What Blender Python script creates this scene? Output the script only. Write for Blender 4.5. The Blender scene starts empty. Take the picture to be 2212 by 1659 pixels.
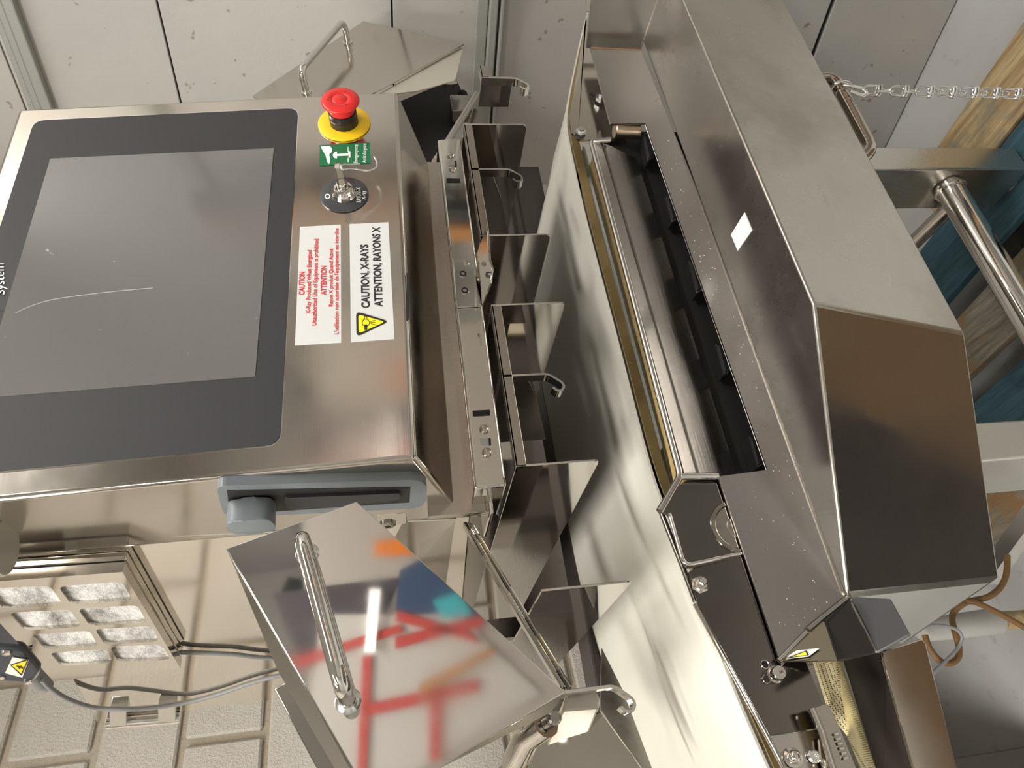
import bpy, bmesh, math, random
from mathutils import Vector, Matrix, Quaternion
import numpy as np
random.seed(7)
PI = math.pi
S = bpy.context.scene
COL = S.collection

# ---------------------------------------------------------------- camera
F = 1590.0
CX, CY = 1106.0, 829.5
def _n(v): return v / np.linalg.norm(v)
dX = _n(np.array([676 - CX, -1870 - CY, F]))
dY = np.array([870 - CX, 1790 - CY, F]); dY = _n(dY - dX * (dX @ dY))
dZ = np.cross(dX, dY)
RW = np.array([dX, dY, dZ])                 # world = RW @ camera vector
CAM = np.array([0, 0, 1.59])
cd = bpy.data.cameras.new('camera'); cam = bpy.data.objects.new('camera', cd); COL.objects.link(cam)
cd.sensor_fit = 'HORIZONTAL'; cd.sensor_width = 36; cd.lens = F / 2212 * 36
cd.clip_start = 0.02; cd.clip_end = 50
m = Matrix.Identity(4)
for i in range(3):
    m[i][0] = RW[i][0]; m[i][1] = -RW[i][1]; m[i][2] = -RW[i][2]; m[i][3] = CAM[i]
cam.matrix_world = m
S.camera = cam

# ---------------------------------------------------------------- world, lights, exposure
YAW = math.radians(13)                       # the room is turned against the conveyor line
E1 = Vector((math.cos(YAW), math.sin(YAW), 0)); E2 = Vector((-math.sin(YAW), math.cos(YAW), 0))
def room(a, b, z=0.0): return E1 * a + E2 * b + Vector((0, 0, z))
W = bpy.data.worlds.new('world'); S.world = W; W.use_nodes = True
W.node_tree.nodes['Background'].inputs[0].default_value = (0.9, 0.95, 1, 1)
W.node_tree.nodes['Background'].inputs[1].default_value = 0.25
S.view_settings.view_transform = 'Standard'; S.view_settings.look = 'None'
S.view_settings.gamma = 1; S.view_settings.use_curve_mapping = False
S.view_settings.exposure = 0.2
def area(name, a, b, z, sx, sy, power, col=(1, 0.965, 0.91), target=None):
    l = bpy.data.lights.new(name, 'AREA'); l.shape = 'RECTANGLE'; l.size = sx; l.size_y = sy
    l.energy = power; l.color = col
    o = bpy.data.objects.new(name, l); COL.objects.link(o); o.location = room(a, b, z)
    o.rotation_euler = (0, 0, YAW)
    if target is not None:
        o.rotation_euler = (Vector(target) - o.location).to_track_quat('-Z', 'Y').to_euler()
    return o
LAMPS = [(-0.95, 0.45, 1.3, 0.14, 50), (0.95, -0.75, 1.3, 0.14, 40), (-2.2, -0.9, 1.3, 0.14, 32), (-1.15, 1.05, 1.0, 0.14, 14)]  # last lamp is added to brighten the plank crate and block wall
for i, (a, b, sx, sy, p) in enumerate(LAMPS):
    area('lamp_light', a, b, 3.12, sx, sy, p)

# ---------------------------------------------------------------- helpers
def ray(x, y): return RW @ np.array([(x - CX) / F, (y - CY) / F, 1.0])
def hit(x, y, p, n):
    d = ray(x, y); n = np.array(n, float); t = (n @ (np.array(p, float) - CAM)) / (n @ d)
    return Vector(CAM + t * d)
def hX(x, y, v): return hit(x, y, (v, 0, 0), (1, 0, 0))
def hY(x, y, v): return hit(x, y, (0, v, 0), (0, 1, 0))
def hZ(x, y, v): return hit(x, y, (0, 0, v), (0, 0, 1))
def at(x, y, Y): return hY(x, y, Y)
VC = Vector(CAM)

ORG = {}
def link(o, parent, org):
    COL.objects.link(o)
    if parent is not None: o.parent = parent
    ORG[o.name] = org
def tag(o, label=None, cat=None, group=None, kind=None):
    if label: o['label'] = label
    if cat: o['category'] = cat
    if group: o['group'] = group
    if kind: o['kind'] = kind
    return o
def thing(name, loc, label, cat, group=None):
    o = bpy.data.objects.new(name, None); o.empty_display_size = 0.05
    link(o, None, Vector(loc)); o.location = loc
    return tag(o, label, cat, group)
def build(name, bm, mat, parent=None, smooth=None):
    """link a bmesh given in world coordinates as one mesh object"""
    me = bpy.data.meshes.new(name)
    if parent is not None:
        org = ORG[parent.name]; loc = Vector((0, 0, 0))
    else:
        vs = [v.co for v in bm.verts]
        org = Vector((sum(v.x for v in vs) / len(vs), sum(v.y for v in vs) / len(vs), min(v.z for v in vs))); loc = org
    bmesh.ops.translate(bm, verts=bm.verts, vec=-org)
    bmesh.ops.recalc_face_normals(bm, faces=bm.faces)
    bm.to_mesh(me); bm.free()
    if mat: me.materials.append(mat)
    if smooth is not None:
        for p in me.polygons: p.use_smooth = True
        if smooth < 179: me.set_sharp_from_angle(angle=math.radians(smooth))
    o = bpy.data.objects.new(name, me)
    link(o, parent, org); o.location = loc
    if smooth == 35 and len(me.polygons):
        big = .03 * max(p.area for p in me.polygons)
        for p in me.polygons:
            if p.area > big: p.use_smooth = False
    return o
def newell(ps):
    n = Vector((0, 0, 0))
    for i in range(len(ps)):
        a, b = ps[i], ps[(i + 1) % len(ps)]
        n += Vector(((a.y - b.y) * (a.z + b.z), (a.z - b.z) * (a.x + b.x), (a.x - b.x) * (a.y + b.y)))
    return n.normalized()
def facing(ps):
    n = newell(ps); c = sum(ps, Vector()) / len(ps)
    return n if n.dot(VC - c) > 0 else -n
def round_poly(ps, r, seg=4, only=None):
    """round the corners of a planar polygon"""
    out = []; k = len(ps)
    for i in range(k):
        p = ps[i]
        if only is not None and i not in only: out.append(p); continue
        a = (ps[i - 1] - p); b = (ps[(i + 1) % k] - p)
        rr = min(r, a.length * .45, b.length * .45)
        a = p + a.normalized() * rr; b = p + b.normalized() * rr
        for s in range(seg + 1):
            t = s / seg
            out.append(a * (1 - t) ** 2 + p * 2 * t * (1 - t) + b * t * t)
    return out
def bm_prism(bm, ps, th, n=None, bevel=0.0, seg=2):
    """polygon ps (front) extruded away from the viewer by th"""
    if n is None: n = facing(ps)
    f = [bm.verts.new(p) for p in ps]; b = [bm.verts.new(p - n * th) for p in ps]
    k = len(ps); fs = [bm.faces.new(f), bm.faces.new(b[::-1])]
    for i in range(k): fs.append(bm.faces.new((f[i], b[i], b[(i + 1) % k], f[(i + 1) % k])))
    if bevel:
        es = {e for q in fs for e in q.edges}
        bmesh.ops.bevel(bm, geom=list(es), offset=bevel, segments=seg, profile=0.5, affect='EDGES', clamp_overlap=True)
def plate(name, ps, th, mat, parent=None, bevel=0.0, n=None, r=0, seg=2, only=None):
    ps = [Vector(p) for p in ps]
    if r: ps = round_poly(ps, r, only=only)
    bm = bmesh.new(); bm_prism(bm, ps, th, n, bevel, seg)
    return build(name, bm, mat, parent, smooth=35 if (bevel or r) else None)
def bm_loft(bm, a, b):
    """solid between two polygons with the same number of corners"""
    f = [bm.verts.new(p) for p in a]; g = [bm.verts.new(p) for p in b]; k = len(a)
    bm.faces.new(f); bm.faces.new(g[::-1])
    for i in range(k): bm.faces.new((f[i], g[i], g[(i + 1) % k], f[(i + 1) % k]))
def bevel_all(bm, off, seg=2):
    bmesh.ops.recalc_face_normals(bm, faces=bm.faces)
    bmesh.ops.bevel(bm, geom=list(bm.edges), offset=off, segments=seg, profile=0.5, affect='EDGES', clamp_overlap=True)
def solid(name, a, b, mat, parent=None, bevel=0.0, seg=2):
    bm = bmesh.new(); bm_loft(bm, [Vector(p) for p in a], [Vector(p) for p in b])
    if bevel: bevel_all(bm, bevel, seg)
    return build(name, bm, mat, parent, smooth=35 if bevel else None)
def box(name, lo, hi, mat, parent=None, bevel=0.0, seg=2):
    (x0, y0, z0), (x1, y1, z1) = lo, hi
    a = [(x0, y0, z0), (x1, y0, z0), (x1, y1, z0), (x0, y1, z0)]; b = [(x0, y0, z1), (x1, y0, z1), (x1, y1, z1), (x0, y1, z1)]
    return solid(name, a, b, mat, parent, bevel, seg)
def smooth_path(pts, sub=6):
    pts = [Vector(p) for p in pts]; out = []
    for i in range(len(pts) - 1):
        p0 = pts[max(i - 1, 0)]; p1 = pts[i]; p2 = pts[i + 1]; p3 = pts[min(i + 2, len(pts) - 1)]
        for s in range(sub):
            t = s / sub
            out.append(0.5 * ((2 * p1) + (p2 - p0) * t + (2 * p0 - 5 * p1 + 4 * p2 - p3) * t * t + (3 * p1 - p0 - 3 * p2 + p3) * t ** 3))
    out.append(pts[-1]); return out
def fillet_path(pts, r, seg=6):
    pts = [Vector(p) for p in pts]; out = [pts[0]]
    for i in range(1, len(pts) - 1):
        p = pts[i]; a = pts[i - 1] - p; b = pts[i + 1] - p
        rr = min(r, a.length * .48, b.length * .48); a = p + a.normalized() * rr; b = p + b.normalized() * rr
        for s in range(seg + 1):
            t = s / seg; out.append(a * (1 - t) ** 2 + p * 2 * t * (1 - t) + b * t * t)
    out.append(pts[-1]); return out
def bm_tube(bm, path, r, sides=14, closed=False):
    path = [Vector(p) for p in path]; k = len(path); rings = []
    up = None
    for i in range(k):
        if closed: t = path[(i + 1) % k] - path[i - 1]
        else: t = path[min(i + 1, k - 1)] - path[max(i - 1, 0)]
        t.normalize()
        if up is None:
            up = t.orthogonal().normalized()
        else:
            up = (up - t * up.dot(t)).normalized()
        w = t.cross(up); rr = r[i] if isinstance(r, (list, tuple)) else r
        rings.append([bm.verts.new(path[i] + (up * math.cos(2 * PI * s / sides) + w * math.sin(2 * PI * s / sides)) * rr) for s in range(sides)])
    for i in range(k if closed else k - 1):
        A, B = rings[i], rings[(i + 1) % k]
        for s in range(sides): bm.faces.new((A[s], A[(s + 1) % sides], B[(s + 1) % sides], B[s]))
    if not closed: bm.faces.new(rings[0][::-1]); bm.faces.new(rings[-1])
def tube(name, path, r, mat, parent=None, sides=14, closed=False):
    bm = bmesh.new(); bm_tube(bm, path, r, sides, closed); return build(name, bm, mat, parent, smooth=50)
def bm_lathe(bm, prof, base, axis, seg=32, xref=None):
    """prof: (radius, height) pairs along axis from base"""
    axis = Vector(axis).normalized(); u = (Vector(xref) if xref else axis.orthogonal()).normalized(); u = (u - axis * u.dot(axis)).normalized(); w = axis.cross(u)
    rings = []
    for r, h in prof:
        c = Vector(base) + axis * h
        if r < 1e-6: rings.append([bm.verts.new(c)])
        else: rings.append([bm.verts.new(c + (u * math.cos(2 * PI * s / seg) + w * math.sin(2 * PI * s / seg)) * r) for s in range(seg)])
    for A, B in zip(rings, rings[1:]):
        for s in range(seg):
            q = (s + 1) % seg
            if len(A) == 1 and len(B) == 1: continue
            if len(A) == 1: bm.faces.new((A[0], B[q], B[s]))
            elif len(B) == 1: bm.faces.new((A[s], A[q], B[0]))
            else: bm.faces.new((A[s], A[q], B[q], B[s]))
    for R, flip in ((rings[0], True), (rings[-1], False)):
        if len(R) > 1: bm.faces.new(R[::-1] if flip else R)
def lathe(name, prof, base, axis, mat, parent=None, seg=32, ang=40):
    bm = bmesh.new(); bm_lathe(bm, prof, base, axis, seg); return build(name, bm, mat, parent, smooth=ang)
def strip(name, rows, mat, parent=None, th=0.0, smooth=60):
    """a sheet through a grid of points, given a thickness"""
    bm = bmesh.new(); g = [[bm.verts.new(p) for p in r] for r in rows]
    for i in range(len(g) - 1):
        for j in range(len(g[0]) - 1): bm.faces.new((g[i][j], g[i][j + 1], g[i + 1][j + 1], g[i + 1][j]))
    bmesh.ops.recalc_face_normals(bm, faces=bm.faces)
    if th: bmesh.ops.solidify(bm, geom=list(bm.faces), thickness=th)
    return build(name, bm, mat, parent, smooth=smooth)
def lettering(s, bl, br, tl, mat, parent, bold=0.0, lift=0.0, name='lettering'):
    """flat letters filling the box with corners bl, br, tl"""
    cu = bpy.data.curves.new('letters', 'FONT'); cu.body = s; cu.offset = bold; cu.resolution_u = 4
    ob = bpy.data.objects.new('letters', cu); COL.objects.link(ob)
    dg = bpy.context.evaluated_depsgraph_get(); dg.update()
    me = bpy.data.meshes.new_from_object(ob.evaluated_get(dg))
    COL.objects.unlink(ob); bpy.data.objects.remove(ob)
    xs = [v.co.x for v in me.vertices]; x0, x1 = min(xs), max(xs)
    H = 0.69
    u = (br - bl) / (x1 - x0); v = (tl - bl) / H; n = u.cross(v).normalized() * lift
    bm = bmesh.new(); bm.from_mesh(me)
    for q in bm.verts: q.co = bl + u * (q.co.x - x0) + v * q.co.y + n
    return build(name, bm, mat, parent)

# ---------------------------------------------------------------- materials
MATS = {}
def mat(name, col, rough=0.5, metal=0.0, **k):
    if name in MATS: return MATS[name]
    M = bpy.data.materials.new(name); M.use_nodes = True; nt = M.node_tree; b = nt.nodes['Principled BSDF']
    b.inputs['Base Color'].default_value = (*col, 1); b.inputs['Roughness'].default_value = rough; b.inputs['Metallic'].default_value = metal
    if 'coat' in k: b.inputs['Coat Weight'].default_value = k['coat']; b.inputs['Coat Roughness'].default_value = k.get('coatr', 0.1)
    if 'spec' in k: b.inputs['Specular IOR Level'].default_value = k['spec']
    if 'emit' in k: b.inputs['Emission Color'].default_value = (*k['emit'], 1); b.inputs['Emission Strength'].default_value = k.get('es', 1)
    if 'trans' in k: b.inputs['Transmission Weight'].default_value = k['trans']
    MATS[name] = M; return M
def nd(nt, t, **kw):
    n = nt.nodes.new(t)
    for k, v in kw.items(): setattr(n, k, v)
    return n
def noise(nt, scale, detail=4, rough=0.55, stretch=None, rot=None, seed=0.0):
    tc = nd(nt, 'ShaderNodeTexCoord'); mp = nd(nt, 'ShaderNodeMapping'); n = nd(nt, 'ShaderNodeTexNoise')
    if stretch: mp.inputs['Scale'].default_value = stretch
    if rot: mp.inputs['Rotation'].default_value = rot
    mp.inputs['Location'].default_value = (seed, seed * .7, seed * 1.3)
    n.inputs['Scale'].default_value = scale; n.inputs['Detail'].default_value = detail; n.inputs['Roughness'].default_value = rough
    nt.links.new(tc.outputs['Object'], mp.inputs[0]); nt.links.new(mp.outputs[0], n.inputs[0]); return n.outputs['Fac']
def ramp(nt, fac, stops):
    r = nd(nt, 'ShaderNodeValToRGB'); el = r.color_ramp.elements
    while len(el) < len(stops): el.new(0.5)
    for e, (p, c) in zip(el, stops): e.position = p; e.color = (*c, 1) if len(c) == 3 else c
    nt.links.new(fac, r.inputs[0]); return r.outputs[0]
def mapr(nt, fac, a, b, c, d):
    r = nd(nt, 'ShaderNodeMapRange'); r.inputs[1].default_value = a; r.inputs[2].default_value = b; r.inputs[3].default_value = c; r.inputs[4].default_value = d
    nt.links.new(fac, r.inputs[0]); return r.outputs[0]
def mix(nt, fac, a, b, mode='MIX'):
    r = nd(nt, 'ShaderNodeMix', data_type='RGBA', blend_type=mode)
    for i, v in ((0, fac), (6, a), (7, b)):
        if isinstance(v, (int, float)): r.inputs[i].default_value = v
        elif isinstance(v, tuple): r.inputs[i].default_value = (*v, 1)
        else: nt.links.new(v, r.inputs[i])
    return r.outputs[2]
def bump(nt, h, strength, dist=0.01, prev=None):
    b = nd(nt, 'ShaderNodeBump'); b.inputs['Strength'].default_value = strength; b.inputs['Distance'].default_value = dist
    nt.links.new(h, b.inputs['Height'])
    if prev: nt.links.new(prev, b.inputs['Normal'])
    return b.outputs['Normal']
def steel(name, col=(0.62, 0.59, 0.55), r0=0.08, r1=0.2, wave=0.06, brush=(1, 30, 30), brush_s=0.0, stain=0.0, stain_col=(0.4, 0.38, 0.33), spot=0.0):
    if name in MATS: return MATS[name]
    M = mat(name, col, r0, 1.0); nt = M.node_tree; b = nt.nodes['Principled BSDF']
    n1 = noise(nt, 7, 5, 0.6); nt.links.new(mapr(nt, n1, 0.35, 0.7, r0, r1), b.inputs['Roughness'])
    if stain:
        n2 = noise(nt, 5, 6, 0.62, seed=3.1)
        f = mapr(nt, n2, 0.45, 0.62, 0, stain)
        nt.links.new(mix(nt, f, col, stain_col), b.inputs['Base Color'])
    pr = None
    if wave: pr = bump(nt, noise(nt, 4.5, 1, 0.4, seed=1.7), wave, 0.05)
    if brush_s: pr = bump(nt, noise(nt, 12, 3, 0.6, stretch=brush), brush_s, 0.002, pr)
    if pr: nt.links.new(pr, b.inputs['Normal'])
    return M
st_mirror = steel('mirror_steel', (0.66, 0.63, 0.59), 0.03, 0.10, 0.03)
st_cover = steel('cover_steel', (0.66, 0.64, 0.63), 0.02, 0.10, 0.012)
st_panel = steel('panel_steel', (0.60, 0.56, 0.51), 0.10, 0.20, 0.012, (1, 40, 40), 0.008)
st_side = steel('cabinet_steel', (0.68, 0.64, 0.58), 0.04, 0.09, 0.015)
st_hood = steel('hood_steel', (0.52, 0.50, 0.45), 0.22, 0.36, 0.03, (1, 40, 40), 0.012, 0.8, (0.37, 0.345, 0.30))
st_dark = steel('dark_steel', (0.36, 0.34, 0.31), 0.10, 0.25, 0.03)
st_ledge = steel('ledge_steel', (0.50, 0.46, 0.41), 0.16, 0.32, 0.03, (30, 1, 30), 0.06)
st_plate = steel('plate_steel', (0.37, 0.35, 0.335), 0.24, 0.34, 0.02, (1, 50, 50), 0.012)
st_stain = steel('stained_steel', (0.33, 0.30, 0.26), 0.10, 0.34, 0.03, (1, 8, 8), 0.0, 0.85, (0.16, 0.14, 0.12))
chrome = steel('chrome', (0.78, 0.75, 0.71), 0.04, 0.10, 0.0)
galv = steel('galvanised', (0.80, 0.80, 0.79), 0.18, 0.3, 0.0)
st_post = steel('post_steel', (0.66, 0.65, 0.61), 0.22, 0.36, 0.02, (40, 40, 1), 0.06)
black = mat('black_plastic', (0.012, 0.012, 0.013), 0.35)
dark_in = mat('dark_interior', (0.010, 0.009, 0.008), 0.6)  # near-black colour stands in for shade in openings, holes and recesses
charcoal = mat('charcoal_box', (0.03, 0.033, 0.042), 0.45)
greyp = mat('grey_plastic', (0.145, 0.165, 0.178), 0.42)
bezelm = mat('bezel_black', (0.038, 0.038, 0.040), 0.55, spec=0.25)
white = mat('white_sticker', (0.66, 0.67, 0.66), 0.45)
redink = mat('red_ink', (0.62, 0.035, 0.05), 0.5)
inkblk = mat('black_ink', (0.018, 0.015, 0.02), 0.5)
yellow = mat('yellow_plastic', (0.86, 0.56, 0.012), 0.4)
yelink = mat('yellow_ink', (0.86, 0.80, 0.02), 0.45)
red = mat('red_plastic', (0.66, 0.022, 0.020), 0.28)
redd = mat('red_groove', (0.36, 0.010, 0.010), 0.4)
green = mat('green_sticker', (0.010, 0.155, 0.060), 0.35)
whiteink = mat('white_ink', (0.86, 0.87, 0.86), 0.5)
disc = mat('dark_disc', (0.045, 0.047, 0.050), 0.25)
grey_cable = mat('grey_cable', (0.20, 0.20, 0.195), 0.5)
brown_cable = mat('brown_cable', (0.17, 0.092, 0.027), 0.6)
pipe_grey = mat('grey_pipe', (0.42, 0.42, 0.40), 0.45)
gold = steel('brass_strip', (0.50, 0.38, 0.18), 0.3, 0.5, 0.03, (1, 20, 20), 0.03)
def screen_mat():
    M = mat('screen_glass', (0.150, 0.146, 0.143), 0.07, spec=0.7); nt = M.node_tree; b = nt.nodes['Principled BSDF']
    n = noise(nt, 60, 3, 0.7); d = ramp(nt, n, [(0.70, (0.150, 0.146, 0.143)), (0.78, (0.42, 0.42, 0.42))])
    nt.links.new(d, b.inputs['Base Color']); n2 = noise(nt, 6, 3); nt.links.new(mapr(nt, n2, .35, .65, .05, .12), b.inputs['Roughness'])
    return M
screenm = screen_mat()
def belt_mat():
    M = mat('cream_belt', (0.70, 0.68, 0.57), 0.45, spec=0.4); nt = M.node_tree; b = nt.nodes['Principled BSDF']
    n = noise(nt, 9, 4); nt.links.new(mix(nt, mapr(nt, n, .4, .7, 0, .5), (0.585, 0.578, 0.515), (0.53, 0.515, 0.44)), b.inputs['Base Color'])
    return M
beltm = belt_mat()
def brick_mat(name, c0, c1, sc, bs):
    M = mat(name, c0, 0.65); nt = M.node_tree; b = nt.nodes['Principled BSDF']
    n = noise(nt, 3, 4); c = mix(nt, mapr(nt, n, .35, .7, 0, 1), c0, c1)
    n2 = noise(nt, sc, 3, 0.7); nt.links.new(mix(nt, mapr(nt, n2, .60, .72, 0, .45), c, tuple(v * .45 for v in c0)), b.inputs['Base Color'])
    nt.links.new(bump(nt, n2, bs, 0.006), b.inputs['Normal']); return M
brickm = brick_mat('painted_block', (0.62, 0.58, 0.52), (0.545, 0.50, 0.44), 150, 0.8)
mortarm = brick_mat('mortar', (0.46, 0.40, 0.32), (0.38, 0.32, 0.245), 90, 0.6)
def wall_mat():
    M = mat('wall_panel_paint', (0.46, 0.455, 0.435), 0.5); nt = M.node_tree; b = nt.nodes['Principled BSDF']
    c = mix(nt, mapr(nt, noise(nt, 2.2, 5), .35, .65, 0, 1), (0.50, 0.485, 0.45), (0.43, 0.43, 0.42))
    c = mix(nt, mapr(nt, noise(nt, 34, 2, .5, (1.4, 1, 1), seed=2.0), .69, .735, 0, .6), c, (0.16, 0.11, 0.07))
    c = mix(nt, mapr(nt, noise(nt, 1.6, 3, .5, seed=5.0), .58, .72, 0, .35), c, (0.40, 0.31, 0.22))
    nt.links.new(c, b.inputs['Base Color']); nt.links.new(bump(nt, noise(nt, 60, 2), .12, .004), b.inputs['Normal']); return M
wallm = wall_mat()
trimm = steel('trim_paint', (0.36, 0.37, 0.34), 0.4, 0.55, 0.0)
MATS['trim_paint'].node_tree.nodes['Principled BSDF'].inputs['Metallic'].default_value = 0.2
def wood(name, c0, c1, c2, grain=(1.2, 14, 14), patch=None):
    M = mat(name, c0, 0.65); nt = M.node_tree; b = nt.nodes['Principled BSDF']
    g = noise(nt, 6, 6, .65, grain); c = ramp(nt, g, [(.3, c1), (.5, c0), (.72, c2)])
    if patch: c = mix(nt, mapr(nt, noise(nt, 7, 4, .6, seed=4), .50, .60, 0, .9), c, patch)
    nt.links.new(c, b.inputs['Base Color']); nt.links.new(bump(nt, g, .3, .004), b.inputs['Normal']); return M
woodm = wood('worn_wood', (0.40, 0.29, 0.15), (0.24, 0.15, 0.07), (0.55, 0.45, 0.27), (14, 1.2, 14), (0.20, 0.21, 0.16))
woodblue = wood('blue_painted_wood', (0.030, 0.085, 0.115), (0.018, 0.055, 0.08), (0.06, 0.13, 0.16), (14, 1.2, 14))
woodgrey = wood('grey_worn_wood', (0.20, 0.19, 0.15), (0.10, 0.085, 0.06), (0.32, 0.29, 0.22), (14, 1.2, 14), (0.24, 0.14, 0.06))
crate_wood = wood('orange_wood', (0.50, 0.24, 0.09), (0.34, 0.15, 0.05), (0.62, 0.34, 0.15), (14, 14, 1.2))
floorm = brick_mat('floor_paint', (0.50, 0.51, 0.50), (0.43, 0.43, 0.42), 14, 0.05)
ceilm = mat('ceiling_paint', (0.62, 0.61, 0.58), 0.7)
felt = mat('felt', (0.62, 0.61, 0.58), 0.95)
def felt_mat():
    M = felt; nt = M.node_tree; b = nt.nodes['Principled BSDF']
    c = ramp(nt, noise(nt, 26, 8, .72, (1, 1, 1.6)), [(.28, (0.10, 0.09, 0.08)), (.42, (0.34, 0.325, 0.30)), (.60, (0.66, 0.645, 0.62))])
    nt.links.new(c, b.inputs['Base Color']); nt.links.new(bump(nt, noise(nt, 140, 5, .7), .7, .006), b.inputs['Normal'])
felt_mat()
def perf_mat():
    M = mat('woven_metal', (0.55, 0.48, 0.28), 0.4, 0.8); nt = M.node_tree; b = nt.nodes['Principled BSDF']
    tc = nd(nt, 'ShaderNodeTexCoord'); v = nd(nt, 'ShaderNodeTexVoronoi'); v.inputs['Scale'].default_value = 620; v.inputs['Randomness'].default_value = 0.12
    nt.links.new(tc.outputs['Object'], v.inputs['Vector'])
    c = ramp(nt, v.outputs['Distance'], [(.30, (0.05, 0.04, 0.02)), (.42, (0.66, 0.58, 0.36))]); nt.links.new(c, b.inputs['Base Color']); return M
perfm = perf_mat()

# ---------------------------------------------------------------- the room
FL = .15
RW_A = 1.72; BW_B = 1.985; CEIL = 3.2; LW_A = -3.2; FW_B = -2.8
def rbox(name, a0, a1, b0, b1, z0, z1, mt, parent=None, bevel=0):
    A = [room(a0, b0, z0), room(a1, b0, z0), room(a1, b1, z0), room(a0, b1, z0)]; B = [p + Vector((0, 0, z1 - z0)) for p in A]
    return solid(name, A, B, mt, parent, bevel)
tag(rbox('floor', LW_A - .1, RW_A + .1, FW_B - .1, BW_B + .1, FL - .08, FL, floorm), kind='structure')
tag(rbox('ceiling', LW_A - .1, RW_A + .1, FW_B - .1, BW_B + .1, CEIL, CEIL + .08, ceilm), kind='structure')
tag(rbox('wall_left', LW_A - .1, LW_A, FW_B, BW_B, FL, CEIL, wallm), kind='structure')
tag(rbox('wall_front', LW_A - .1, RW_A + .1, FW_B - .1, FW_B, FL, CEIL, wallm), kind='structure')
wb = tag(rbox('wall_back', LW_A - .1, RW_A + .1, BW_B, BW_B + .12, FL, CEIL, mortarm), kind='structure')
ORG[wb.name] = Vector(wb.location)
def block_mesh(w):
    bm = bmesh.new(); h = 0.181; d = 0.03
    a = [Vector((0, 0, 0)), Vector((w, 0, 0)), Vector((w, d, 0)), Vector((0, d, 0))]
    bm_loft(bm, a, [p + Vector((0, 0, h)) for p in a])
    bmesh.ops.bevel(bm, geom=list(bm.edges), offset=0.005, segments=1, affect='EDGES')
    bmesh.ops.recalc_face_normals(bm, faces=bm.faces)
    me = bpy.data.meshes.new('block'); bm.to_mesh(me); bm.free(); me.materials.append(brickm); return me
bmf = block_mesh(0.381); bmh = block_mesh(0.19)
for r in range(16):
    z = r * 0.2 + 0.124; x = 0.7385 + (0.0 if r % 2 else -0.2) - 4.0
    while x < 0.80:
        if z < FL or x < LW_A or z + .18 > CEIL: x += .4; continue
        o = bpy.data.objects.new('brick', bmf); COL.objects.link(o); o.parent = wb
        p = room(x + random.uniform(-.002, .002), BW_B - 0.012 - random.uniform(0, .003), z + random.uniform(-.002, .002)); o.location = p - ORG[wb.name]; o.rotation_euler = (random.uniform(-.004, .004), 0, YAW)
        x += 0.4
# right wall: painted boards between trims
wr = tag(rbox('wall_right', RW_A + .012, RW_A + .1, FW_B, BW_B, FL, CEIL, dark_in), kind='structure')
RWP = room(RW_A, 0, 0)
def hW(x, y, off=0): return hit(x, y, room(RW_A - off, 0, 0), E1)
def wz(x, y): return hW(x, y).z
zs = [0, wz(1770, 75), wz(1062, 100), wz(1080, 80) , wz(848, 30), wz(364, 110), wz(75, 110) - .03, wz(60, 110) + .05]
levels = [(FL + .004, wz(1775, 70) - .006), (wz(1775, 70) + .006, wz(1068, 90)), (wz(1068, 90) + .0, wz(847, 30) - .002), (wz(847, 30) + .002, wz(364, 110) - .002), (wz(364, 110) + .002, wz(70, 110)), (wz(70, 110) + .003, wz(8, 110)), (wz(8, 110) + .003, CEIL)]
for z0, z1 in levels:
    for b0, b1 in ((FW_B, -.4), (-.397, BW_B)):
        rbox('panel', RW_A, RW_A + .012, b0 + .001, b1 - .001, z0, z1, wallm, wr, .0015)
def wtrim(xa, xb, d, y=100):
    z0, z1 = sorted((wz(xa, y), wz(xb, y)))
    rbox('trim_strip', RW_A - d, RW_A, FW_B, BW_B, z0, z1, trimm, wr, .003)
wtrim(48, 72, .022); wtrim(14, 30, .010); wtrim(30, 47, .016)
wtrim(1024, 1048, .012); wtrim(1049, 1066, .028); wtrim(1071, 1079, .032)

# ceiling lamps
for i, (a, b, sx, sy, p) in enumerate(LAMPS):
    t = thing('ceiling_lamp', room(a, b, 3.13), ['tube lamp on the ceiling above the left end of the conveyor', 'tube lamp on the ceiling above the operator', 'tube lamp on the ceiling far to the left of the machine', 'added ceiling tube lamp brightening the painted block wall and plank crate'][i], 'lamp', 'ceiling tube lamps')
    rbox('lamp_body', a - sx / 2 - .03, a + sx / 2 + .03, b - .10, b + .10, 3.165, 3.2, mat('lamp_white', (.8, .8, .78), .4), t, .004)
    for q in (-.05, .05):
        tube('lamp_tube', [room(a - sx / 2, b + q, 3.145), room(a + sx / 2, b + q, 3.145)], .013, mat('lamp_glow', (1, .95, .88), .4, emit=(1, .93, .82), es=9), t, 10)

# ================================================================ X-RAY MACHINE
TH = math.radians(4.5); PN = Vector((0, -math.cos(TH), math.sin(TH)))
ES = Vector(CAM + ray(743, 268) * 0.87)
def PP(x, y, lift=0.0): return hit(x, y, ES + PN * lift, PN)
xm = thing('xray_machine', (0.53, 0.95, 1.45), 'stainless steel food x-ray inspection machine with dark touch screen and red stop button', 'inspection machine')
BL, BR, TR = PP(897, 990), PP(858, 197), PP(40, 235); TL = BL + (TR - BR)
u = hX(980, 1088, .284)
off1 = Vector((0, 0.114, -0.041)); off2 = Vector((0, .155, -.046)); 
prof_l = [TL, BL, BL + off1, BL + off2, TL + Vector((0, .13, .0))]
prof_r = [TR, BR, BR + off1, BR + off2, TR + Vector((0, .13, .0))]
solid('console', prof_l, prof_r, st_panel, xm, .0045, 3)
# vent slot with its dark inside painted on, under the console front
plate('vent_slot', [PP(878, 590), PP(878, 690), PP(884, 690), PP(884, 590)], .001, dark_in, xm)
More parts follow.
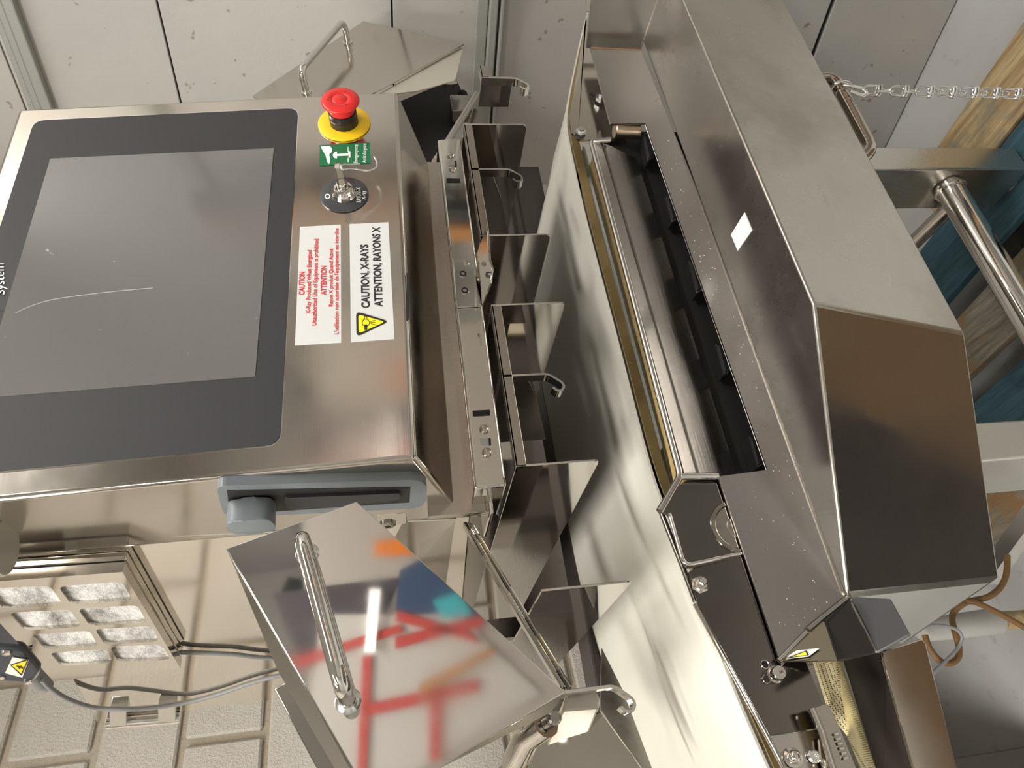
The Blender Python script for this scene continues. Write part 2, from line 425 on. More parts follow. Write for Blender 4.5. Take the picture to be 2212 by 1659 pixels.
# screen
bz = [PP(75, 262), PP(644, 235), PP(605, 960)]; bz.append(bz[0] + (bz[2] - bz[1]))
rim = [p + (p - sum(bz, Vector()) / 4).normalized() * .0022 + PN * .0004 for p in bz]
plate('screen_gasket', rim, .0006, chrome, xm, r=.014, n=PN)
bez = plate('screen_bezel', [p + PN * .0012 for p in bz], .001, bezelm, xm, r=.013, n=PN)
sc = [PP(110, 345), PP(592, 322), PP(552, 815)]; sc.append(sc[0] + (sc[2] - sc[1]))
plate('touch_screen', [p + PN * .0016 for p in sc], .0005, screenm, bez, n=PN)
lettering('System', PP(10, 636, .002), PP(8, 569, .002), PP(-9, 636, .002), whiteink, bez)
# thin pale arc line across the glass
tube('pale_arc', smooth_path([PP(x, y, .0017) for x, y in ((33, 676), (75, 658), (120, 646), (190, 636), (260, 628), (330, 622))], 5), .0004, mat('arc_white', (.42, .42, .42), .5), bez, 6)
# stickers
def sticker(ps, mt, lift=.0006, name='sticker', par=None, r=0):
    return plate(name, [PP(x, y, lift) for x, y in ps], .0004, mt, par or xm, n=PN, r=r)
s1 = sticker([(648, 490), (736, 485), (737, 740), (637, 746)], white)
tag(s1, 'white sticker with red bilingual caution text')
def line(s, xb, y0, y1, xt, par, mt, bold=0.0, skew=None):
    dx = 0.054 if skew is None else skew
    lettering(s, PP(xb, y0, .0009), PP(xb + (y0 - y1) * dx, y1, .0009), PP(xt, y0, .0009), mt, par, bold, 0.0)
line('CAUTION', 657, 637, 587, 645.5, s1, redink, .03, .02)
line('X-Ray Produced When Energized', 670, 678, 540, 660.5, s1, redink, .022, .02)
line('Unauthorized Use of Equipment is prohibited', 683, 703, 516, 673, s1, redink, .022, .025)
line('ATTENTION', 705, 637, 574, 693, s1, redink, .03, .0)
line('Rayon X produit Quand Activ\u00e9', 718.5, 662, 537, 710, s1, redink, .022, .005)
line("L'utilisation non autoris\u00e9e de l'\u00e9quipement est interdite", 731, 722, 493, 722, s1, redink, .022, .0)
s2 = sticker([(755, 484), (839, 480), (852, 732), (758, 739)], white)
tag(s2, 'white sticker with black x-ray caution text and yellow triangle')
line('CAUTION, X-RAYS', 798, 665, 528, 781, s2, inkblk, .03, -.025)
line('ATTENTION, RAYONS X', 826, 662, 490, 809, s2, inkblk, .03, -.035)
tri = [(769, 672), (841, 694), (770, 728)]
def ptri(ps, lift, mt, par, r, name='pictogram'):
    plate(name, [PP(x, y, lift) for x, y in ps], .0002, mt, par, n=PN, r=r)
ptri(tri, .0009, inkblk, s2, .006)
ptri([(774, 679), (832, 695), (775, 720)], .0012, yelink, s2, .004)
bm = bmesh.new()
c0 = PP(790, 697, .0015); uu = (PP(790, 687, .0015) - c0); vv = (PP(780, 697, .0015) - c0)
def ring2d(bm, c, u_, v_, r0, r1, k=20):
    A = [bm.verts.new(c + u_ * math.cos(2 * PI * i / k) * r0 + v_ * math.sin(2 * PI * i / k) * r0) for i in range(k)]
    B = [bm.verts.new(c + u_ * math.cos(2 * PI * i / k) * r1 + v_ * math.sin(2 * PI * i / k) * r1) for i in range(k)]
    for i in range(k): bm.faces.new((A[i], A[(i + 1) % k], B[(i + 1) % k], B[i]))
def quad2d(bm, c, u_, v_, pts): bm.faces.new([bm.verts.new(c + u_ * a + v_ * b) for a, b in pts])
ring2d(bm, c0, uu, vv, .72, .84)
quad2d(bm, c0, uu, vv, [(-1.5, -.28), (-.4, -.28), (-.4, .28), (-1.5, .28)])
for b in (-.28, .22): quad2d(bm, c0, uu, vv, [(.7, b), (1.4, b), (1.4, b + .08), (.7, b + .08)])
quad2d(bm, c0, uu, vv, [(1.34, -.28), (1.42, -.28), (1.42, .3), (1.34, .3)])
for a in (-.5, 0, .5): quad2d(bm, c0, uu, vv, [(a * .4, -1), (a * .4 + .1, -1), (a + .1, -2.1), (a, -2.1)])
build('pictogram', bm, inkblk, s2)
# green emergency stop sticker
s3 = sticker([(690.5, 313.5), (799, 307.5), (801, 352), (690, 358)], green)
tag(s3, 'green emergency stop sticker with white hand symbol')
hand = [(693, 316.5), (712, 315.5), (717.5, 320), (717, 328), (711, 334), (713.5, 344), (712, 353), (709, 354), (706, 346), (703, 335), (697, 325)]
mush = [(718.5, 335), (722, 328.5), (728, 327), (728, 332.5), (752, 331), (752, 326.5), (757, 326.5), (757, 340.5), (753, 340.5), (753, 336), (728, 337), (728, 342), (722, 341)]
for ps in (hand, mush, [(751, 317), (752.6, 317), (753, 328), (751, 328)], [(751, 341), (753, 341), (753, 350), (751.2, 350)]):
    plate('pictogram', [PP(x, y, .0010) for x, y in ps], .0002, whiteink, s3, n=PN)
line('Emergency stop', 772, 352, 312, 764, s3, whiteink, .01, .01)
line("Arr\u00eat d'urgence", 790.5, 351, 310, 782.5, s3, whiteink, .01, .01)
# emergency stop
base = PP(744, 268)
es = lathe('emergency_stop', [(.0305, .0005), (.0305, .002), (.0295, .0026), (.0165, .0026)], base, PN, yellow, xm, 48); tag(es, 'red mushroom emergency stop on yellow ring')
lathe('collar', [(.0165, .0026), (.0165, .011), (.0158, .0115), (.0158, .0125), (.0165, .013), (.0162, .019), (.015, .0195)], base, PN, black, es, 40)
lathe('button_cap', [(.0148, .0185), (.0140, .0255), (.0140, .0285), (.0198, .0302), (.0214, .0310), (.0219, .0322), (.0217, .0335), (.0205, .0347), (.0150, .0356), (.0092, .0358), (.0088, .0354), (.0082, .0359), (0, .0360)], base, PN, red, es, 64, 75)
bm = bmesh.new(); axu = (PP(744, 248) - base).normalized(); axv = PN.cross(axu)
for k in range(3):
    a0 = 2 * PI * k / 3 + .3; cc = base + PN * .0355
    for q in range(8):
        a, b = a0 + q * .16, a0 + (q + 1) * .16
        P = [cc + (axu * math.cos(t) + axv * math.sin(t)) * r + PN * (.00030 if r < .0135 else -.0000) for t, r in ((a, .0128), (b, .0128), (b, .0139), (a, .0139))]
        bm.faces.new([bm.verts.new(p) for p in P])
    e = a0 + 8 * .16
    P = [cc + (axu * math.cos(t) + axv * math.sin(t)) * r + PN * .0003 for t, r in ((e, .0117), (e + .22, .0134), (e, .0150))]
    bm.faces.new([bm.verts.new(p) for p in P])
build('turn_arrows', bm, redd, es)
# key switch
kb = PP(744, 421.5)
ks = lathe('key_switch', [(.0265, .0004), (.0265, .0012), (.0262, .0014), (0, .0014)], kb, PN, disc, xm, 48)
lathe('switch_collar', [(.0135, .0014), (.0135, .003), (.0100, .0105), (.0090, .0108), (.0062, .0108)], kb, PN, chrome, ks, 40)
lathe('lock_barrel', [(.0060, .0100), (.0060, .019), (.0055, .020), (0, .020)], kb, PN, chrome, ks, 28)
lettering('RAYONS-X', PP(780, 437, .0017), PP(778.5, 405, .0017), PP(770, 437, .0017), whiteink, ks, .01)
lettering('X-ray', PP(790, 431, .0017), PP(789, 412, .0017), PP(781.5, 431, .0017), whiteink, ks, .01)
bm = bmesh.new(); c0 = PP(707.5, 424, .0018); uu = PP(707.5, 418.5, .0018) - c0; vv = PP(701.5, 424, .0018) - c0
ring2d(bm, c0, uu, vv, .62, 1.0, 28); build('off_symbol', bm, whiteink, ks)
# key with a wire through its eye
kt = thing('switch_key', kb + PN * .02, 'small metal key in the x-ray switch with bent wire through it', 'key')
ax = PN; sx = Vector((1, 0, 0)); sz = sx.cross(ax)
def kp(a, b, c): return kb + sx * a + sz * b + ax * c
bm = bmesh.new(); P = [kp(-.0008, -.0032, .0195), kp(-.0008, .0032, .0195), kp(-.0008, .0030, .036), kp(-.0008, .0042, .041), kp(-.0008, .0032, .046), kp(-.0008, -.0032, .046), kp(-.0008, -.0042, .041), kp(-.0008, -.0030, .036)]
bm_prism(bm, P, .0016, -sx); build('key_blade', bm, chrome, kt)
W0 = kp(0.002, -.008, .052)
tube('wire_loop', smooth_path([PP(776, 354, .025), PP(755, 356, .034), PP(742, 356, .043), PP(737, 360, .046), PP(741, 367, .043), PP(752, 365, .040), PP(768, 366, .035), PP(795, 369, .028), PP(812, 362, .024), PP(814, 350, .022), PP(808, 339, .022)], 5), .0011, galv, kt, 8)
# side lock lever on the console's left face
XS = 0.2845
def LF(x, y, lift=0): return hX(x, y, XS - lift)
NL = Vector((-1, 0, 0))
sl = plate('side_lock', [LF(470, 1050, .009), LF(905, 1036, .009), LF(923, 1052, .009), LF(920, 1085, .009), LF(905, 1098, .009), LF(500, 1118, .009), LF(482, 1108, .009), LF(470, 1065, .009)], .009, greyp, xm, .0025, NL, seg=3, r=.010)
plate('lock_recess', [LF(490, 1060, .0096), LF(886, 1052, .0096), LF(884, 1086, .0096), LF(496, 1112, .0096)], .002, dark_in, sl, .0004, NL)  # flat black plate paints the shade inside the lock
plate('lock_lever', [LF(612, 1076, .013), LF(865, 1066, .013), LF(862, 1080, .013), LF(700, 1098, .013), LF(622, 1102, .013)], .004, mat('lever_black', (.02, .02, .022), .5), sl, .001, NL, r=.004)
KB = LF(545, 1085, .009)
kbm = bmesh.new(); kw = Vector((0, 1, 0)); kz = Vector((0, 0, 1))
ring = []
for i in range(28):
    t = 2 * PI * i / 28; ct, s_ = math.cos(t), math.sin(t)
    r = 1 / (abs(ct) ** 4 + abs(s_) ** 4) ** .25
    ring.append(KB + kw * ct * r * .017 + kz * s_ * r * .020 + NL * .024)
bm_prism(kbm, ring, .022, NL, .003, 3); build('lock_knob', kbm, greyp, sl, smooth=40)
# bracket with screw under the lock
plate('lock_bracket', [LF(815, 1112, .001), LF(878, 1108, .001), LF(880, 1128, .001), LF(868, 1140, .001), LF(840, 1152, .001), LF(815, 1152, .001)], .004, st_side, xm, .001, NL)
lathe('screw', [(.0085, 0), (.0085, .002), (.006, .0035), (.003, .0035), (.003, .0015), (0, .0015)], LF(838, 1131, .001), NL, st_dark, xm, 20)
# rear cabinet with its side turned outward
A0 = Vector((XS, .753, 0)); SD = Vector((-math.sin(YAW), math.cos(YAW), 0)); SN = Vector((-math.cos(YAW), -math.sin(YAW), 0))
def SP(x, y, lift=0): return hit(x, y, A0 + SN * lift, SN)
bk = SP(300, 1549); dback = (bk - A0).dot(SD); 
dfront = 0.0
zt0 = SP(20, 1300).z; ztb = SP(205, 1556).z
zbot = SP(985, 1120).z
foot = [A0 + SD * dfront, A0 + SD * dback, Vector((.80, A0.y + SD.y * dback, 0)), Vector((.79, .753, 0))]
zl = SP(75, 1167).z
ztf = SP(45, 1320).z - .02
bm = bmesh.new()
lo = [p + Vector((0, 0, 1.50)) for p in foot]
hi = [foot[0] + Vector((0, 0, 1.96)), foot[1] + Vector((0, 0, ztb)), foot[2] + Vector((0, 0, ztb)), foot[3] + Vector((0, 0, 1.96))]
bm_loft(bm, lo, hi); bevel_all(bm, .002, 2)
build('rear_cabinet', bm, st_side, xm, smooth=35)
# door seam strip along the console edge
tube('door_edge', [SP(40, 1169, .001), SP(620, 1146, .001)], .0018, chrome, xm, 8)
tube('door_edge', [SP(880, 1124, .001), SP(985, 1120, .001)], .0018, chrome, xm, 8)
# filter cover
fa, fb_, fc = SP(275, 1190), SP(-60, 1213), SP(396, 1403)
fd = fb_ + (fc - fa)
fl = .024
front = [p + SN * fl for p in (fa, fb_, fd, fc)]
fcv = plate('filter_cover', [p + SN * .0105 for p in (fa, fb_, fd, fc)], .0105, st_side, xm, .0015, SN); tag(fcv, 'steel filter cover with eight felt windows')
plate('filter_seal', [(p - sum((fa, fb_, fd, fc), Vector()) / 4) * .985 + sum((fa, fb_, fd, fc), Vector()) / 4 + SN * .0125 for p in (fa, fb_, fd, fc)], .003, black, fcv, n=SN)
# front frame with eight windows
du = (fb_ - fa); dv = (fd - fb_); 
def FP(x, y, lift=fl): return hit(x, y, A0 + SN * lift, SN)
wins = [[(237, 1397), (348, 1392), (370, 1425), (255, 1430)], [(204, 1359), (329, 1352), (343, 1386), (227, 1393)], [(167, 1315), (297, 1307), (317, 1345), (195, 1352)], [(125, 1267), (263, 1256), (287, 1297), (154, 1306)],
        [(-28, 1272), (108, 1265), (137, 1307), (8, 1316)], [(18, 1324), (150, 1316), (177, 1354), (54, 1362)], [(65, 1371), (194, 1362), (212, 1396), (99, 1403)], [(106, 1410), (229, 1402), (244, 1432), (133, 1439)]]
bm = bmesh.new()
O = [bm.verts.new(p) for p in front]
es_ = [bm.edges.new((O[i], O[(i + 1) % 4])) for i in range(4)]
for w in wins:
    R_ = round_poly([FP(x, y) for x, y in w], .0085, 4)
    V = [bm.verts.new(p) for p in R_]
    es_ += [bm.edges.new((V[i], V[(i + 1) % len(V)])) for i in range(len(V))]
r_ = bmesh.ops.triangle_fill(bm, use_beauty=True, use_dissolve=False, edges=es_, normal=SN)
ext = bmesh.ops.extrude_face_region(bm, geom=list(bm.faces))
bmesh.ops.translate(bm, verts=[v for v in ext['geom'] if isinstance(v, bmesh.types.BMVert)], vec=-SN * .0115)
build('filter_frame', bm, st_side, fcv)
for w in wins:
    ps = [FP(x, y, fl - .004) for x, y in w]; cc = sum(ps, Vector()) / 4
    plate('filter_pad', [cc + (p - cc) * 1.06 for p in ps], .005, felt, fcv, n=SN)
# hinge at the back edge
hb = SP(245, 1555, .006); ht = SP(380, 1545, .006)
hg = tube('hinge', [SP(232, 1562, .006), SP(388, 1550, .006)], .0085, chrome, xm, 16)
for (x0, x1) in ((236, 273), (341, 379)):
    yb = 1562 - (x0 - 236) * .085
    plate('hinge_leaf', [SP(x0, yb - 24, .010), SP(x1, yb - 27, .010), SP(x1, yb + 6, .014), SP(x0, yb + 9, .014)], .02, st_post, hg, .001, SN)
# junction box and round boss on the cabinet top
jb = plate('junction_box', [SP(-30, 1395, .03), SP(50, 1405, .03), SP(88, 1450, .03), SP(68, 1478, .03), SP(-10, 1473, .03), SP(-40, 1440, .03)], .06, charcoal, xm, .006, SN, seg=3); tag(jb, 'black junction box with high voltage sticker')
ws = plate('warning_sticker', [SP(27, 1420, .0315), SP(62, 1427, .0315), SP(48, 1464, .0315), SP(11, 1454, .0315)], .001, mat('sticker_cream', (.72, .68, .56), .5), jb, n=SN)
plate('pictogram', [SP(22, 1437, .0325), SP(62, 1424, .0325), SP(46, 1460, .0325)], .0006, inkblk, ws, n=SN)
plate('pictogram', [SP(26, 1437.5, .0332), SP(58, 1428, .0332), SP(45.5, 1455, .0332)], .0005, yellow, ws, n=SN)
plate('pictogram', [SP(x, y, .0342) for x, y in ((34, 1438), (42, 1442), (43, 1439), (52, 1446), (44, 1443), (42.5, 1446))], .0005, inkblk, ws, n=SN)
for x, y in ((13, 1409), (60, 1472), (1, 1462)):
    lathe('screw', [(.005, 0), (.0048, .002), (.003, .003), (0, .003)], SP(x, y, .030), SN, chrome, jb, 14)
lathe('cable_gland', [(.011, -.02), (.011, .008), (.008, .012), (.008, .02)], SP(84, 1468, .006), (SP(100, 1480) - SP(80, 1464)), grey_cable, jb, 14)
cb = SP(20, 1185, .02)
lathe('round_boss', [(.024, 0), (.026, .003), (.026, .16), (.024, .163)], SP(14, 1182, .032), (0, 0, 1), st_post, xm, 40)

# cables on the cabinet side
t = thing('grey_cable', SP(320, 1530, .01), 'thin grey cable curving from the black junction box over the steel cabinet side', 'cable')
tube('cable_sheath', smooth_path([SP(90, 1468, .012), SP(112, 1489, .012), SP(150, 1512, .012), SP(205, 1529, .012), SP(265, 1532, .014), SP(320, 1530, .012), SP(400, 1518, .006), SP(470, 1500, .005), SP(540, 1476, .005), SP(600, 1460, .005), SP(680, 1444, .005), SP(760, 1430, .005)], 5), .0030, grey_cable, t, 10)
t = thing('grey_cable', SP(500, 1411, .005), 'short straight grey cable running from the filter cover behind the mirror cover', 'cable')
tube('cable_sheath', smooth_path([SP(388, 1409, .006), SP(420, 1410, .005), SP(500, 1413, .005), SP(560, 1420, .005), SP(640, 1424, .005), SP(760, 1424, .005)], 5), .0028, grey_cable, t, 10)

# tunnel and front beam below the console
ZT = 1.59 - .277 + .0
xl, xr = .2835, .785
tag(box('tunnel_front', (.272, .712, 1.488), (.785, .722, 1.548), st_ledge, xm, .001), None)
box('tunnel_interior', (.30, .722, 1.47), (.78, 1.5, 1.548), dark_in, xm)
box('tunnel_back', (.30, 1.47, 1.22), (.78, 1.5, 1.47), st_dark, xm)
box('tunnel_lip', (.262, .69, 1.484), (.285, .76, 1.4885), chrome, xm, .0015)
bmz0 = 1.466; bmz1 = 1.503
fbm = solid('front_beam', [hY(945, 300, .67), hY(995, 298, .67), hY(1095, 1050, .67), hY(1025, 1055, .67)], [hY(945, 300, .67) + Vector((0, .08, 0)), hY(995, 298, .67) + Vector((0, .08, 0)), hY(1095, 1050, .67) + Vector((0, .08, 0)), hY(1025, 1055, .67) + Vector((0, .08, 0))], st_mirror, xm, .003, 3)
tag(fbm, 'polished steel sensor beam with slots and rivets')
def BF(x, y, lift=0): return hY(x, y, .67 - lift)
NB = Vector((0, -1, 0))
for q, mt in (([(967, 348), (986, 347), (987, 357), (969, 358)], pipe_grey), ([(964, 385), (994, 386), (995, 394), (965, 394)], dark_in), ([(1021, 887), (1058, 885), (1059, 897), (1022, 899)], dark_in), ([(1037, 947), (1060, 946), (1061, 960), (1039, 961)], pipe_grey)):
    plate('slot', [BF(x, y, .0006) for x, y in q], .002, mt, fbm, n=NB)
    if mt is pipe_grey:
        w = [(q[0][0] + (q[1][0] - q[0][0]) * .8, q[0][1]), q[1], q[2], (q[3][0] + (q[2][0] - q[3][0]) * .8, q[3][1])]
        plate('slot', [BF(x, y, .0012) for x, y in w], .002, dark_in, fbm, n=NB)
for x, y in ((974, 337), (978, 366), (1046, 928), (1052, 978), (1006, 572)):
    lathe('rivet', [(.0052, 0), (.0050, .0015), (.0035, .003), (0, .0034)], BF(x, y), NB, st_ledge, fbm, 18)
# clip bracket in the middle of the beam
cl = plate('clip_bracket', [BF(979, 562, .0025), BF(1019, 561, .0025), BF(1038, 661, .0025), BF(988, 664, .0025)], .002, st_mirror, fbm, .0006, NB)
cy = .6675
plate('clip_flange', [hY(1047, 497, .60), hY(1053, 500, .597), hY(1055, 560, .60), hY(1063, 583, .60), hY(1058, 612, .61), hY(1040, 662, .6675), hY(1027, 600, .6675), hY(1031, 545, .655)], .0022, st_mirror, fbm, .0005)
for x, y in ((1000, 592), (1004, 628)):
    lathe('clip_screw', [(.0042, 0), (.0042, .0012), (.0022, .0012), (.0022, .0004), (0, .0004)], BF(x, y, .0025), NB, dark_in, fbm, 14)
    lathe('clip_screw', [(.0052, 0), (.0048, .0010), (.0030, .0010)], BF(x, y, .0025), NB, chrome, fbm, 14)

# ---------------------------------------------------------------- shield channels with fins and hooks
YF = 0.65; ztop = 1.59 - .127
def fin_shape(X, ybk, par, zl=None, dark=False, top=None, hgt=.085, lng=.62):
    zt = ztop if top is None else top
    P = [Vector((X, YF, zt)), Vector((X, YF, zt - hgt)), Vector((X, YF + lng, zt - hgt)), Vector((X, YF + lng, zt))]
    return plate('fin', P, .0022, st_mirror, par, .0007, Vector((-1, 0, 0)), r=.006, only=(1, 2))
def hook_shape(X, par, Y0=YF, depth=.012, zt=ztop, hgt=.05):
    prof = [(0, 0), (0, -hgt), (-.012, -hgt - .014), (-.018, -hgt - .016), (-.024, -hgt - .012), (-.024, -hgt - .005), (-.019, -hgt - .001)]
    pts = fillet_path([Vector((X + a, Y0, zt + b)) for a, b in prof], .006, 4)
    rows = [[p, p + Vector((0, depth, 0))] for p in pts]
    return strip('hook', rows, chrome, par, .0026, 50)
UN = [('steel shield channel under the screen, right of the central beam clip', .592, .787, .705), ('steel shield channel under the screen, left of the central beam clip', .292, .489, .398), ('steel shield channel next to the left mirror cover, below its rail', .03, .169, .085), ('small steel shield channel at the far right beside the grey wall', .885, .91, .885)]
for i, (lab, xa, xb, xh) in enumerate(UN):
    t = thing('shield_channel', ((xa + xb) / 2, YF, ztop - .085), lab, 'machine guard', 'shield channels with fins and hooks')
    zt = ztop if i < 2 else (ztop - .006 if i == 2 else ztop - .035)
    lg = .21
    if i != 2: plate('front_strip', [Vector((xa, YF, zt)), Vector((xb, YF, zt)), Vector((xb, YF, zt - .011)), Vector((xa, YF, zt - .011))], .0025, st_ledge, t, .0006, NB)
    if i != 2: box('top_flange', (xa, YF, zt - .0025), (xb, YF + .012, zt), st_ledge, t, .0005)
    if i == 3:
        plate('tab', [Vector((xh, YF, zt)), Vector((xh, YF, zt - .045)), Vector((xh, YF + .05, zt - .045)), Vector((xh, YF + .05, zt))], .0022, st_mirror, t, .0005, Vector((-1, 0, 0)))
    else:
        if i != 2: fin_shape(xa, 0, t, top=zt)
        fin_shape(xb, 0, t, top=zt)
    hook_shape(xh, t, zt=zt)
    # hook web: the plate the hook is cut from
    if i < 3:
        P = [Vector((xh, YF + .012, zt)), Vector((xh, YF + .012, zt - .03)), Vector((xh, YF + .05, zt - .045)), Vector((xh, YF + .16, zt - .075)), Vector((xh, YF + .16, zt))]
        plate('hook_web', P, .002, st_dark, t, .0005, Vector((-1, 0, 0)))

# ---------------------------------------------------------------- tunnel covers
# left cover: polished plate held up at an angle
cB = at(770, 1083, .60)
cn = Vector((.15, -.98, .05)).normalized()
def LC(x, y, lift=0): return hit(x, y, cB + cn * lift, cn)
t = thing('tunnel_cover', LC(900, 1500), 'mirror polished left tunnel cover with long chrome bar handle, in front of brick wall', 'machine cover', None)
plate('cover_plate', [LC(488, 1185), LC(770, 1083), LC(1222, 1495), LC(900, 1685), LC(770, 1676)], .004, st_cover, t, .0008, cn)
fo = cn * .0
def back(p, d): return p - cn * d
sdn = plate('cover_flange', [LC(1222, 1495, -.001), LC(925, 1672, -.001), LC(925, 1672, -.06) , LC(1190, 1540, -.03)], .003, st_post, t, .0006)
plate('cover_flange', [LC(490, 1188, -.002), LC(640, 1452, -.002), LC(772, 1690, -.002), LC(740, 1690, -.035), LC(600, 1450, -.035)], .002, st_dark, t, .0005)
h0, h1 = LC(664, 1190), LC(752, 1516)
hd = (h1 - h0).normalized()
hp = [LC(667, 1196, -.001), LC(640, 1153, .040), LC(722, 1440, .040), LC(752, 1516, -.001)]
lift = .036
bar0 = LC(664, 1196, lift); bar1 = LC(752, 1514, lift)
hpath = fillet_path([LC(664, 1196, 0) , LC(664, 1196, 0) + cn * lift, LC(752, 1514, 0) + cn * lift, LC(752, 1514, 0)], .022, 7)
tube('bar_handle', hpath, .0062, chrome, t, 18)
for q in (h0, h1): pass
lathe('handle_weld', [(.0095, 0), (.0085, .002), (.0065, .004)], LC(752, 1514), cn, galv, t, 20)
lathe('handle_weld', [(.0095, 0), (.0085, .002), (.0065, .004)], LC(664, 1196), cn, galv, t, 20)
# rail and hinge block at its lower right
lr = thing('hinge_rail', at(1110, 1300, .73), 'double steel hinge rail sloping down along the left mirror cover', 'machine rail')
ra, rb_ = at(1005, 1127, .735), at(1219, 1484, .70)
wv = (at(1020, 1127, .735) - ra)
for k, (mt, s0, s1) in enumerate(((st_mirror, -.4, .35), (st_dark, .35, .55), (chrome, .55, 1.05))):
    P = [ra + wv * s0, rb_ + wv * s0, rb_ + wv * s1, ra + wv * s1]
    plate('rail_strip', P, .010 if k != 1 else .006, mt, lr, .0012)
hbx = thing('tunnel_post', at(1250, 1580, .66), 'stubby polished steel tunnel corner box with hinge lug at bottom beside white belt', 'machine frame')
pA = [at(1225, 1492, .67), at(1285, 1492, .67), at(1297, 1510, .67), at(1294, 1531, .67), at(1214, 1537, .67)]
solid('corner_box', pA, [at(1195, 1568, .82), at(1262, 1562, .82), at(1275, 1572, .82), at(1270, 1585, .82), at(1180, 1612, .82)], steel('box_steel', (.46, .43, .38), .42, .52, .02), hbx, .002, 2)
lug = [at(1180, 1543, .665), at(1205, 1538, .665), at(1213, 1550, .665), at(1207, 1566, .665), at(1183, 1568, .665)]
plate('hinge_lug', lug, .016, chrome, hbx, .002, NB, r=.006)
lathe('hinge_pin', [(.0058, 0), (.0058, .003), (.004, .0045), (0, .0045)], at(1197, 1552, .664), NB, st_dark, hbx, 18)
tube('lug_arm', [at(1180, 1562, .67), at(1140, 1590, .70), at(1110, 1650, .74)], .012, st_mirror, hbx, 10)
# lower tunnel bodies behind and below the left cover
tl = thing('infeed_tunnel', at(1100, 1600, .8), 'polished steel tunnel side panels below the left mirror cover at bottom edge', 'machine frame')
plate('side_panel', [at(1215, 1590, .80), at(1297, 1535, .80), at(1400, 1680, .80), at(1050, 1690, .86), at(1130, 1600, .86)], .004, st_side, tl, .001)
plate('side_panel', [at(592, 1488, .80), at(648, 1458, .80), at(772, 1690, .80), at(700, 1690, .80)], .02, st_dark, tl, .001)
plate('dark_gap', [at(1297, 1530, .83), at(1300, 1400, .83), at(1345, 1490, .83), at(1420, 1690, .83), at(1400, 1690, .83)], .003, st_dark, tl)
# cabinet base below the console on the left
cbp = plate('cabinet_skirt', [SP(870, 1126), SP(985, 1121), SP(962, 1270), SP(930, 1420), SP(700, 1450)], .004, st_ledge, xm, .0006, SN)
plate('tunnel_wall', [SP(986, 1121, -.004), SP(1080, 1108, -.004), SP(1045, 1235, -.004), SP(1000, 1400, -.004), SP(930, 1420, -.004)], .003, st_dark, xm, .0006, SN, r=.008, only=(1,))

# right cover
n2 = Vector((.12, -.95, .12)).normalized()
q0 = at(785, 45, .95)
def RC(x, y, lift=0): return hit(x, y, q0 + n2 * lift, n2)
t = thing('tunnel_cover', RC(850, 150), 'brushed right tunnel cover with bent tube handle, behind the screen console', 'machine cover')
plate('cover_plate', [RC(545, 207), RC(785, 45), RC(1003, 95), RC(800, 204), RC(700, 300)], .003, st_panel, t, .0008, n2)
plate('cover_flange', [RC(1002, 98, -.006), RC(984, 172, -.006), RC(900, 196, -.006), RC(812, 206, -.006)], .003, steel('flange_steel', (.80, .76, .68), .40, .5, .02), t, .0006)
bx = at(985, 168, 1.05)
plate('hinge_bar', [at(812, 215, 1.02), at(975, 165, 1.04), at(978, 176, 1.04), at(815, 240, 1.02)], .012, st_ledge, t, .001)
lathe('hinge_knuckle', [(.012, 0), (.012, .03), (.009, .033)], at(984, 185, 1.03), (0, -.3, 1), st_ledge, t, 16)
hb0, hb1 = RC(662, 200), RC(751, 93)
tube('bent_handle', fillet_path([hb0, hb0 + n2 * .045, hb1 + n2 * .045, hb1], .018, 6), .0065, chrome, t, 18)
lathe('handle_foot', [(.0095, 0), (.0095, .003), (.007, .0035)], hb0, n2, chrome, t, 20)
lathe('handle_foot', [(.0095, 0), (.0095, .003), (.007, .0035)], hb1, n2, chrome, t, 20)
# black panel painted as the shade inside the right tunnel mouth
tm = thing('tunnel_mouth', at(920, 260, 1.02), 'black panel painted as the shaded tunnel mouth below the right tunnel cover', 'machine opening')
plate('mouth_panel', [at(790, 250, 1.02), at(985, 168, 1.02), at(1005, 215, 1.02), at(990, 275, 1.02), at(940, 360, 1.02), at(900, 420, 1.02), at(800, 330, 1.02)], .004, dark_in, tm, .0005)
tube('stay_rod', [at(940, 350, .85), at(1030, 203, .95)], .0062, chrome, tm, 12)
box('stay_bracket', tuple(at(1030, 240, .98)), tuple(at(1030, 240, .98) + Vector((.05, .03, .05))), st_dark, tm, .002)
plate('side_post', [at(1030, 212, .97), at(1060, 203, .97), at(1056, 270, .97), at(1000, 380, .97), at(985, 330, .97)], .01, st_dark, tm, .001)
lathe('knob', [(.010, 0), (.012, .006), (.010, .014), (0, .015)], at(1000, 212, 1.0), (-.3, -1, .2), black, tm, 16)

# ================================================================ CONVEYOR
cv = thing('belt_conveyor', (0.45, 0.75, 1.2), 'stainless belt conveyor with cream belt and slotted side plate in front of the machine', 'conveyor')
# belt surface: near and far edges along the run
near = [at(1700, 1760, .672), at(1655, 1655, .672), at(1588, 1500, .672), at(1510, 1300, .672), at(1450, 1140, .672), at(1400, 1000, .672), at(1330, 730, .672), at(1265, 480, .672), at(1238, 360, .672), at(1224, 290, .672), at(1222, 250, .672), at(1228, 205, .672), at(1240, 145, .672), at(1254, 80, .672), at(1268, 25, .672), at(1280, -40, .672)]
far = []
for i, p in enumerate(near):
    f_ = i / (len(near) - 1)
    far.append(Vector((p.x, 1.03, p.z)))
def curve_resample(ps, k): 
    q = smooth_path(ps, k); return q
nn = curve_resample(near, 5); rows = []
for p in nn:
    d = Vector((0, .375, 0)); sag = 0.0
    rows.append([p + d * (j / 6) + Vector((0, 0, -.004 * math.sin(PI * j / 6))) for j in range(7)])
strip('belt', rows, beltm, cv, .0025)
